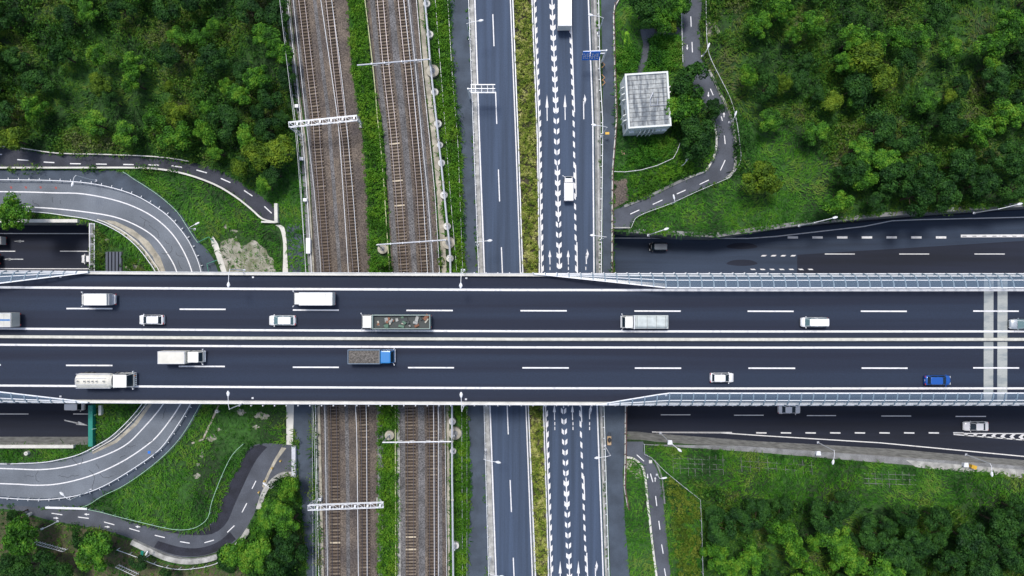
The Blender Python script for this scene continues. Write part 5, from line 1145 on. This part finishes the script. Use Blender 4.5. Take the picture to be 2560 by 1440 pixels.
fb([(333, 1342), (375, 1366), (420, 1385), (470, 1394), (520, 1389), (560, 1375), (592, 1354), (620, 1318)], [(333, 1362), (375, 1380), (420, 1400), (470, 1410), (520, 1405), (560, 1391), (602, 1368), (632, 1325)])
fill([(1566, 1100), (2600, 1160), (2600, 1188), (2300, 1166), (2000, 1142), (1700, 1120), (1612, 1114)], 9)
for x, y, r_ in DISCS: fill([(x+(r_+8)*math.cos(t), y+(r_+8)*math.sin(t)) for t in np.linspace(0, 6.28, 13)[:-1]], 9)
def look(px, py):
    i = ((px-X0)/RS).astype(int).clip(0, len(gx)-1); j = ((py-Y0)/RS).astype(int).clip(0, len(gy)-1); return MASK[j, i]
VX0, VX1, VY0, VY1 = -130, 2690, -110, 1550
def scatter(n, kinds):
    px = RNG.uniform(VX0, VX1, n); py = RNG.uniform(VY0, VY1, n); k = look(px, py); ok = np.isin(k, kinds); return px[ok], py[ok], k[ok]
def world(px, py, z): s = (CAM_H-z)/FPX; return np.stack([(px-1280)*s, (720-py)*s, z+0*px], -1)
def flow(p):
    x, y = p[:, 0], p[:, 1]; return 2.2*np.sin(x*.13+1.3*np.sin(y*.11))+1.7*np.cos(y*.17+.8*np.sin(x*.07+2))+.6*np.sin(x*.6+y*.5)
def blades(name, px, py, ln, wd, up, m, per=2, **k):
    p = world(px, py, 0*px); p = np.repeat(p, per, 0); n = len(p); a = flow(p)+RNG.normal(0, .75, n); l = RNG.uniform(.5, 1.3, n)*ln; wv = RNG.uniform(.6, 1.4, n)*wd
    p[:, 0] += RNG.normal(0, .15, n); p[:, 1] += RNG.normal(0, .15, n)
    hump = .35*(np.sin(p[:, 0]*.9+2*np.sin(p[:, 1]*.4))*np.sin(p[:, 1]*1.1+np.cos(p[:, 0]*.5))+1)*up*.8
    dx, dy_ = np.cos(a), np.sin(a); up_ = RNG.uniform(.35, .95, n)*up; b = RNG.uniform(.5, .8, n); twist = RNG.normal(0, .06, n)*up
    V = np.zeros((n, 4, 3)); nx, ny = -dy_*wv/2, dx*wv/2; z0 = hump+RNG.uniform(0, .25, n)*up
    V[:, 0] = np.stack([p[:, 0]-nx, p[:, 1]-ny, z0], -1); V[:, 1] = np.stack([p[:, 0]+nx, p[:, 1]+ny, z0+twist], -1)
    V[:, 2] = np.stack([p[:, 0]+dx*l+nx*.35, p[:, 1]+dy_*l+ny*.35, z0+up_+twist], -1); V[:, 3] = np.stack([p[:, 0]+dx*l-nx*.35, p[:, 1]+dy_*l-ny*.35, z0+up_], -1)
    return quads_obj(name, V, m, kind='stuff', **k)
def leafquads(c, nrm, size, rng=RNG):
    n = len(c); r = rng.normal(size=(n, 3)); nrm = nrm+rng.normal(0, .55, (n, 3)); nrm /= np.linalg.norm(nrm, axis=1)[:, None]+1e-9
    u = np.cross(nrm, r); u /= np.linalg.norm(u, axis=1)[:, None]+1e-9; v = np.cross(nrm, u); s = (size*rng.uniform(.6, 1.4, n))[:, None]
    return np.stack([c-u*s, c-v*s*.6, c+u*s, c+v*s*.6], 1)
def mounds(name, px, py, rmin, rmax, per, leaf, m, flat=.8, hgt=0, **k):
    n = len(px); r = RNG.uniform(0, 1, n)**1.6*(rmax-rmin)+rmin; p = world(px, py, 0*px); d_ = RNG.normal(size=(n, per, 3)); d_[..., 2] = np.abs(d_[..., 2])+.15
    d_ /= np.linalg.norm(d_, axis=2)[..., None]; rad = r[:, None, None]*RNG.uniform(.72, 1.05, (n, per, 1)); c = p[:, None, :]+d_*rad*np.array([1, 1, flat]); c[..., 2] += (r*.4+RNG.uniform(0, 1, n)*hgt)[:, None]
    return quads_obj(name, leafquads(c.reshape(-1, 3), d_.reshape(-1, 3), np.repeat(leaf*(.8+.25*r), per)), m, kind='stuff', **k)
px, py, k = scatter(150000, [1, 2]); blades('grass', px, py, .75, .13, .45, GRASS)
px, py, k = scatter(100000, [0]); blades('undergrowth_grass', px, py, .95, .15, .55, SCRUB, label=None)
px, py, k = scatter(110000, [4]); blades('sparse_grass', px, py, .5, .09, .25, GRASS, per=1)
px, py, k = scatter(26000, [0]); d0 = np.sin(px*.012+2*np.sin(py*.009))+np.sin(py*.016+px*.004)+RNG.normal(0, .8, len(px)); ok = d0 > -.5; mounds('scrub', px[ok], py[ok], .4, 1.7, 48, .16, SCRUB, .95, .7)
px, py, k = scatter(9000, [4]); mounds('weeds', px, py, .3, .8, 26, .13, GRASS, .7)
px, py, k = scatter(26000, [1]); d0 = np.sin(px*.02+2*np.sin(py*.013))+np.sin(py*.022+px*.01)+RNG.normal(0, .9, len(px)); ok = d0 > .7; mounds('weeds', px[ok], py[ok], .25, .8, 26, .13, GRASS, .7)
px, py, k = scatter(130000, [2]); mounds('planted_strip', px, py, .3, .8, 34, .13, GRASS_V, 1.2, .8)
def edge(name, line, n, jit, rmin, rmax, m, **k):
    q = np.array(resample(line, 400)); i = RNG.integers(0, 400, n); c = np.sin(i*.11)+np.sin(i*.037+1)+RNG.normal(0, .6, n); i = i[c > .3]
    return mounds(name, q[i, 0]+RNG.normal(0, jit, len(i)), q[i, 1]+RNG.normal(0, jit, len(i)), rmin, rmax, 22, .10, m, .8, **k)
edge('verge_weeds', vline(off(xS1, -4)), 420, 2.0, .15, .5, GRASS)
edge('verge_weeds', vline([(0, 1491), (300, 1500), (680, 1500), (1020, 1505), (1440, 1517)]), 200, 1.0, .12, .35, GRASS)
edge('verge_weeds', vline(off(xS0, 1)), 900, 2.0, .2, .6, GRASS)
edge('verge_weeds', vline(off(b1R, -2)), 500, 2.0, .15, .45, GRASS_V)
edge('verge_weeds', P1u, 420, 2.5, .15, .5, GRASS); edge('verge_weeds', R1l, 400, 2.5, .15, .5, GRASS); edge('verge_weeds', R1r, 400, 2.5, .15, .5, GRASS); edge('verge_weeds', L1u, 500, 2.5, .15, .6, GRASS)
edge('verge_weeds', [(1536, 460), (1531, 690)], 120, 2, .15, .4, GRASS); edge('verge_weeds', [(742, 1100), (765, 1440)], 200, 2, .15, .5, GRASS)
edge('verge_weeds', [(x, y-6) for x, y in N_EDGE if 1550 < x < 3000], 700, 3, .2, .6, GRASS); edge('verge_weeds', [(1640, 1122), (1900, 1140), (2250, 1166), (2560, 1196)], 700, 4, .2, .6, GRASS)
def reeds(poly, n, rmin, rmax, m, name):
    poly = np.array(poly, float); a, b = poly.min(0), poly.max(0); x = RNG.uniform(a[0], b[0], n); y = RNG.uniform(a[1], b[1], n); ok = inpoly(x, y, poly) & (look(x, y) != 9)
    return mounds(name, x[ok], y[ok], rmin, rmax, 50, .13, m, 1.2, .7)
reeds([(1630, 92), (1700, 90), (1702, 175), (1625, 178), (1622, 120)], 260, .4, .9, GRASS, 'reed_bed'); reeds([(1538, 130), (1575, 125), (1600, 135), (1590, 178), (1540, 182)], 150, .4, .9, GRASS, 'reed_bed')
reeds([(1590, 350), (1690, 345), (1670, 395), (1600, 420), (1560, 415)], 240, .3, .8, GRASS, 'reed_bed'); reeds([(1575, 445), (1640, 425), (1720, 400), (1735, 425), (1640, 470), (1580, 492)], 260, .3, .8, GRASS_V, 'reed_bed')
reeds([(1665, 1190), (1720, 1230), (1745, 1260), (1748, 1560), (1700, 1560), (1680, 1300)], 420, .3, .9, leafmat('yellow_reed_leaves', [(.05, .10, .01), (.12, .19, .015), (.22, .27, .04)], .3), 'reed_bed')
px, py, k = scatter(190000, [3]); mounds('median_hedge', px, py, .25, .6, 34, .11, HEDGE, 1.3, .5)

# tree crowns: leaf cards over overlapping lobes, six shapes shared by all trees
crowns = {}
def crown_mesh(seed, m, nl=20, per=300, leaf=.165):
    rg = np.random.default_rng(seed); cs = []; nn = []; 
    for i in range(nl):
        a = rg.uniform(0, 2*math.pi); rr = rg.uniform(.1, .74)**.8; h = .62*(1-rr**1.6)*rg.uniform(.5, 1.1); lr = rg.uniform(.16, .42)
        d_ = rg.normal(size=(per, 3)); d_[:, 2] = np.where(d_[:, 2] < -.5, -d_[:, 2], d_[:, 2]); d_ /= np.linalg.norm(d_, axis=1)[:, None]
        lump = 1+.13*np.sin(d_[:, :1]*7+i)*np.sin(d_[:, 1:2]*8+2*i)
        cs.append(np.array([rr*math.cos(a), rr*math.sin(a), h])+d_*lr*lump*rg.uniform(.8, 1.05, (per, 1))); nn.append(d_)
    c = np.concatenate(cs)*3; n = np.concatenate(nn); V = leafquads(c, n, np.full(len(c), leaf), rg)
    o = quads_obj('crown', V, m); me = o.data; bpy.data.objects.remove(o); return me
for i in range(8): crowns[i] = crown_mesh(100+i, LEAF[[0, 0, 0, 1, 1, 1, 2, 2][i]])
tm = MB(); tm.tube((0, 0, 0), (0, 0, 2.2), .22, .15); tm.tube((0, 0, 2.2), (.1, .1, 4.2), .15, .07)
for i in range(6): a = i*1.05; tm.tube((0, 0, 1.6+i*.25), (1.7*math.cos(a), 1.7*math.sin(a), 3.4+i*.15), .09, .03, 6)
tme = bpy.data.meshes.new('trunk'); tme.from_pydata(tm.v, [], tm.f); tme.materials.append(BARK)
NT = [0]
def tree(px, py, rpx, var, label, group=None, zc=None):
    rpx *= 1.12; h = (2.4+rpx*.05) if zc is None else zc; p = P(px, py, h+1); r = rpx*(CAM_H-h-1)/FPX; s = r/3.0; NT[0] += 1
    t = empty('tree', (p.x, p.y, 0), label=label, cat='tree', group=group)
    for nme, me in (('trunk', tme), ('crown', crowns[var])):
        o = bpy.data.objects.new(nme, me); o.parent = t; col.objects.link(o)
        if nme == 'trunk': o.scale = (s**.5, s**.5, h/3.6)
        else: o.location = (0, 0, h); o.scale = (s*random.uniform(.85, 1.2), s*random.uniform(.85, 1.2), s*random.uniform(.8, 1.25)); o.rotation_euler.z = random.uniform(0, 6.28)
    return t
random.seed(21)
named = [(35, 533, 40, 1, 'round bushy tree between the ramp road and the sunken road at the left edge'), (55, 1338, 46, 2, 'round tree in the brown clearing at the left, under the lower path'), (240, 1392, 55, 0, 'large round tree with dense clumped crown below the lower path'), (200, 1352, 26, 3, 'small dark tree touching the large round tree at its upper left'),
         (30, 1292, 18, 3, 'small dark bush at the top of the brown clearing on the left edge'), (342, 1412, 20, 3, 'small bushy tree between the large round tree and the teal board'),
         (724, 1230, 34, 0, 'topmost tree of the dense clump beside the lineside lane, below the head wall'), (676, 1288, 40, 2, 'yellowish tree on the left flank of the dense clump beside the lineside lane'), (722, 1310, 40, 0, 'broad green tree in the middle of the dense clump beside the lineside lane'), (652, 1325, 34, 2, 'yellow green tree at the lower left of the dense clump'),
         (720, 1370, 40, 4, 'dark tree at the lower end of the dense clump beside the lineside lane'), (600, 1375, 40, 0, 'tree beside the bend of the lower path, left of the dense clump'), (570, 1405, 32, 3, 'darker tree at the bottom of the lower path bend'), (640, 1400, 42, 0, 'tree at the bottom edge between path bend and dense clump'), (690, 1420, 42, 4, 'dark tree at the bottom edge left of the lineside lane'),
         (1724, 205, 54, 3, 'large dark round tree right of the white building, top of its group'), (1714, 258, 48, 0, 'green tree right of the white building, middle of its group'), (1690, 225, 24, 4, 'small dark tree tight against the right wall of the white building'), (1786, 268, 26, 4, 'small dark tree overhanging the winding path'), (1738, 306, 46, 3, 'dark tree right of the lower corner of the white building'), (1748, 362, 40, 4, 'dark tree filling the island inside the winding path bend'),
         (1610, 18, 40, 4, 'dark tree at the top edge above the side path'), (1655, 50, 36, 0, 'green tree just above the side path junction'), (1690, 22, 34, 0, 'bright green tree at the top edge left of the winding path'), (1680, 62, 20, 6, 'small yellow green tree at the side path junction'), (1910, 445, 42, 7, 'lone yellowish round bush tree in the open grass right of the winding path'), (950, 657, 17, 0, 'small bush tree in the central planted strip just above the overpass'),
         (538, 818-0, 1, 0, 'x')][:-1]
for px, py, rr, v, l in named: tree(px, py, rr, v, l)
# named crowns in the woods, then the rest by dart throwing
woods = [('broadleaf tree with a clumped crown in the wood left of the railway', 'trees in the wood left of the railway',
          [(655, 90, 34, 0), (690, 130, 36, 0), (650, 190, 40, 0), (605, 235, 30, 0), (560, 210, 24, 0), (670, 240, 34, 3), (530, 265, 26, 0), (505, 330, 34, 0), (440, 340, 34, 1), (330, 205, 30, 0), (560, 300, 34, 3), (620, 350, 32, 0), (700, 375, 40, 2), (640, 385, 40, 2), (665, 320, 32, 3), (240, 135, 28, 1), (85, 270, 32, 1), (310, 335, 28, 1), (30, 350, 30, 2), (160, 40, 30, 3), (410, 20, 34, 3), (300, 20, 30, 3), (215, 25, 26, 1), (690, 30, 34, 3), (620, 20, 34, 3), (540, 380, 24, 0), (385, 300, 28, 1), (600, 180, 30, 4), (710, 190, 24, 4), (600, 420, 26, 2), (680, 430, 30, 4), (660, 465, 26, 0)],
          lambda x, y: x < 735-(400-y)*.08+0 and y < 365+max(0, (x-400)*.25) and (x > 380 or random.random() < .3), 40),
         ('broadleaf tree in the upper right wood beyond the winding path', 'trees in the upper right wood',
          [(2130, 100, 40, 0), (2165, 150, 44, 2), (2210, 190, 40, 2), (2110, 160, 34, 0), (2180, 110, 38, 0), (2140, 220, 38, 4), (2085, 250, 30, 2), (2140, 240, 26, 0), (2250, 95, 30, 1), (1960, 30, 36, 0), (1900, 60, 30, 1), (2030, 60, 34, 1), (2200, 320, 44, 3), (2260, 350, 40, 3), (2150, 370, 36, 0), (2130, 430, 40, 4), (2100, 500, 36, 0), (2165, 440, 34, 0), (2240, 440, 44, 3), (2310, 430, 44, 4), (2360, 480, 44, 4), (2290, 490, 40, 3), (2400, 410, 40, 4), (2230, 395, 34, 0), (2450, 330, 36, 1), (2520, 290, 34, 1), (2500, 200, 34, 4), (2530, 60, 40, 1), (2480, 110, 36, 1), (2380, 300, 40, 3), (2320, 250, 30, 1), (2540, 400, 44, 4), (2460, 460, 40, 4), (2200, 500, 30, 3), (2550, 470, 34, 3), (2040, 330, 30, 1), (2350, 30, 34, 4), (1930, 300, 26, 1)],
          lambda x, y: x > 1860 and y < 470 and not (x < 2080 and y > 240), 30),
         ('dark broadleaf tree in the south wood at the lower right', 'trees in the south wood at the lower right',
          [(1800, 1330, 40, 3), (1850, 1300, 34, 3), (1940, 1330, 44, 0), (1990, 1380, 44, 0), (2060, 1300, 40, 3), (2090, 1350, 40, 1), (2120, 1400, 44, 1), (1880, 1400, 40, 1), (1830, 1420, 36, 0), (2180, 1340, 36, 3), (2250, 1390, 40, 4), (2300, 1360, 40, 4), (2350, 1300, 36, 3), (2420, 1350, 44, 4), (2380, 1410, 40, 3), (2500, 1310, 40, 4), (2540, 1390, 40, 3), (2460, 1420, 40, 4), (1790, 1390, 34, 1), (1960, 1270, 30, 3), (2210, 1440, 40, 1), (2020, 1440, 40, 1), (2110, 1270, 30, 4)],
          lambda x, y: x > 1775 and y > 1275, 38),
         ('dark tree in the shady wood at the bottom left corner', 'trees in the bottom left wood', [(110, 1410, 32, 3), (60, 1425, 34, 4), (150, 1440, 32, 3), (20, 1410, 30, 4), (410, 1445, 18, 3)], lambda x, y: x < 170 and y > 1430, 4)]
num = ['', 'first', 'second', 'third', 'fourth', 'fifth', 'sixth', 'seventh', 'eighth', 'ninth', 'tenth', 'eleventh', 'twelfth', 'thirteenth', 'fourteenth', 'fifteenth', 'sixteenth', 'seventeenth', 'eighteenth']
card = ['', 'one', 'two', 'three', 'four', 'five', 'six', 'seven', 'eight', 'nine', 'ten', 'eleven', 'twelve', 'thirteen', 'fourteen', 'fifteen', 'sixteen', 'seventeen', 'eighteen', 'nineteen']
short = ['railway wood', 'upper right wood', 'lower right wood', 'bottom left wood']
box_ = [(0, 740, 0, 480), (1860, 2560, 0, 540), (1760, 2560, 1260, 1440), (0, 440, 1380, 1440)]
ncell = [(4, 3), (5, 4), (6, 2), (1, 1)]
for wi, (label, grp, spots, test, extra) in enumerate(woods):
    placed = [(x, y, r_) for x, y, r_, v in spots]+[(a, b, c) for a, b, c, _, _ in named]
    allt = [(x, y, r_, {0: 0, 1: 1, 2: 6, 3: 3, 4: 4}[v]) for x, y, r_, v in spots]; tries = 0; cnt = 0
    while cnt < extra and tries < 6000:
        tries += 1; x = random.uniform(-110, 2670); y = random.uniform(-90, 1530); r_ = random.uniform(16, 36)
        if test(x, y) and look(np.array([x]), np.array([y]))[0] == 0 and all(math.hypot(x-a, y-b) > .72*(r_+c) for a, b, c in placed):
            placed.append((x, y, r_)); allt.append((x, y, r_, random.choice([1, 1, 3, 3, 4, 5, 2, 7] if wi != 2 else [1, 3, 4, 5, 3] if x < 2200 else [3, 4, 5]))); cnt += 1
    groups = {}
    a0, a1, b0, b1 = box_[wi]; nx, ny = ncell[wi]
    for t in allt:
        c = 'yellow green' if t[3] in (6, 7) else 'dark green' if t[3] in (3, 4, 5) else 'bright green'
        i = max(0, min(nx-1, int((t[0]-a0)/(a1-a0)*nx))); j = max(0, min(ny-1, int((t[1]-b0)/(b1-b0)*ny)))
        groups.setdefault((c, i, j), []).append(t)
    xn = {1: ['middle'], 4: ['far left', 'centre left', 'centre right', 'far right'], 5: ['far left', 'centre left', 'centre', 'centre right', 'far right'], 6: ['far left', 'left', 'centre left', 'centre right', 'right', 'far right']}[nx]
    yn = {1: [''], 2: ['upper ', 'lower '], 3: ['top ', 'middle ', 'bottom '], 4: ['top ', 'upper ', 'lower ', 'bottom ']}[ny]
    for (c, i, j), ts_ in groups.items():
        ts_.sort(); n = len(ts_)
        for q, (x, y, r_, v) in enumerate(ts_):
            lead = 'only '+c+' tree' if n == 1 else ('leftmost' if q == 0 else 'rightmost' if q == n-1 else num[q+1]+' from left')+f' of {card[n]} {c} trees'
            tree(x, y, r_, v, f'{lead}, {yn[j]}{xn[i]} of the {short[wi]}', grp)
print('trees', NT[0], 'objects', len(bpy.data.objects))
print('LONG', [(o.name, len(o['label'].split())) for o in bpy.data.objects if 'label' in o and len(o['label'].split()) > 16])
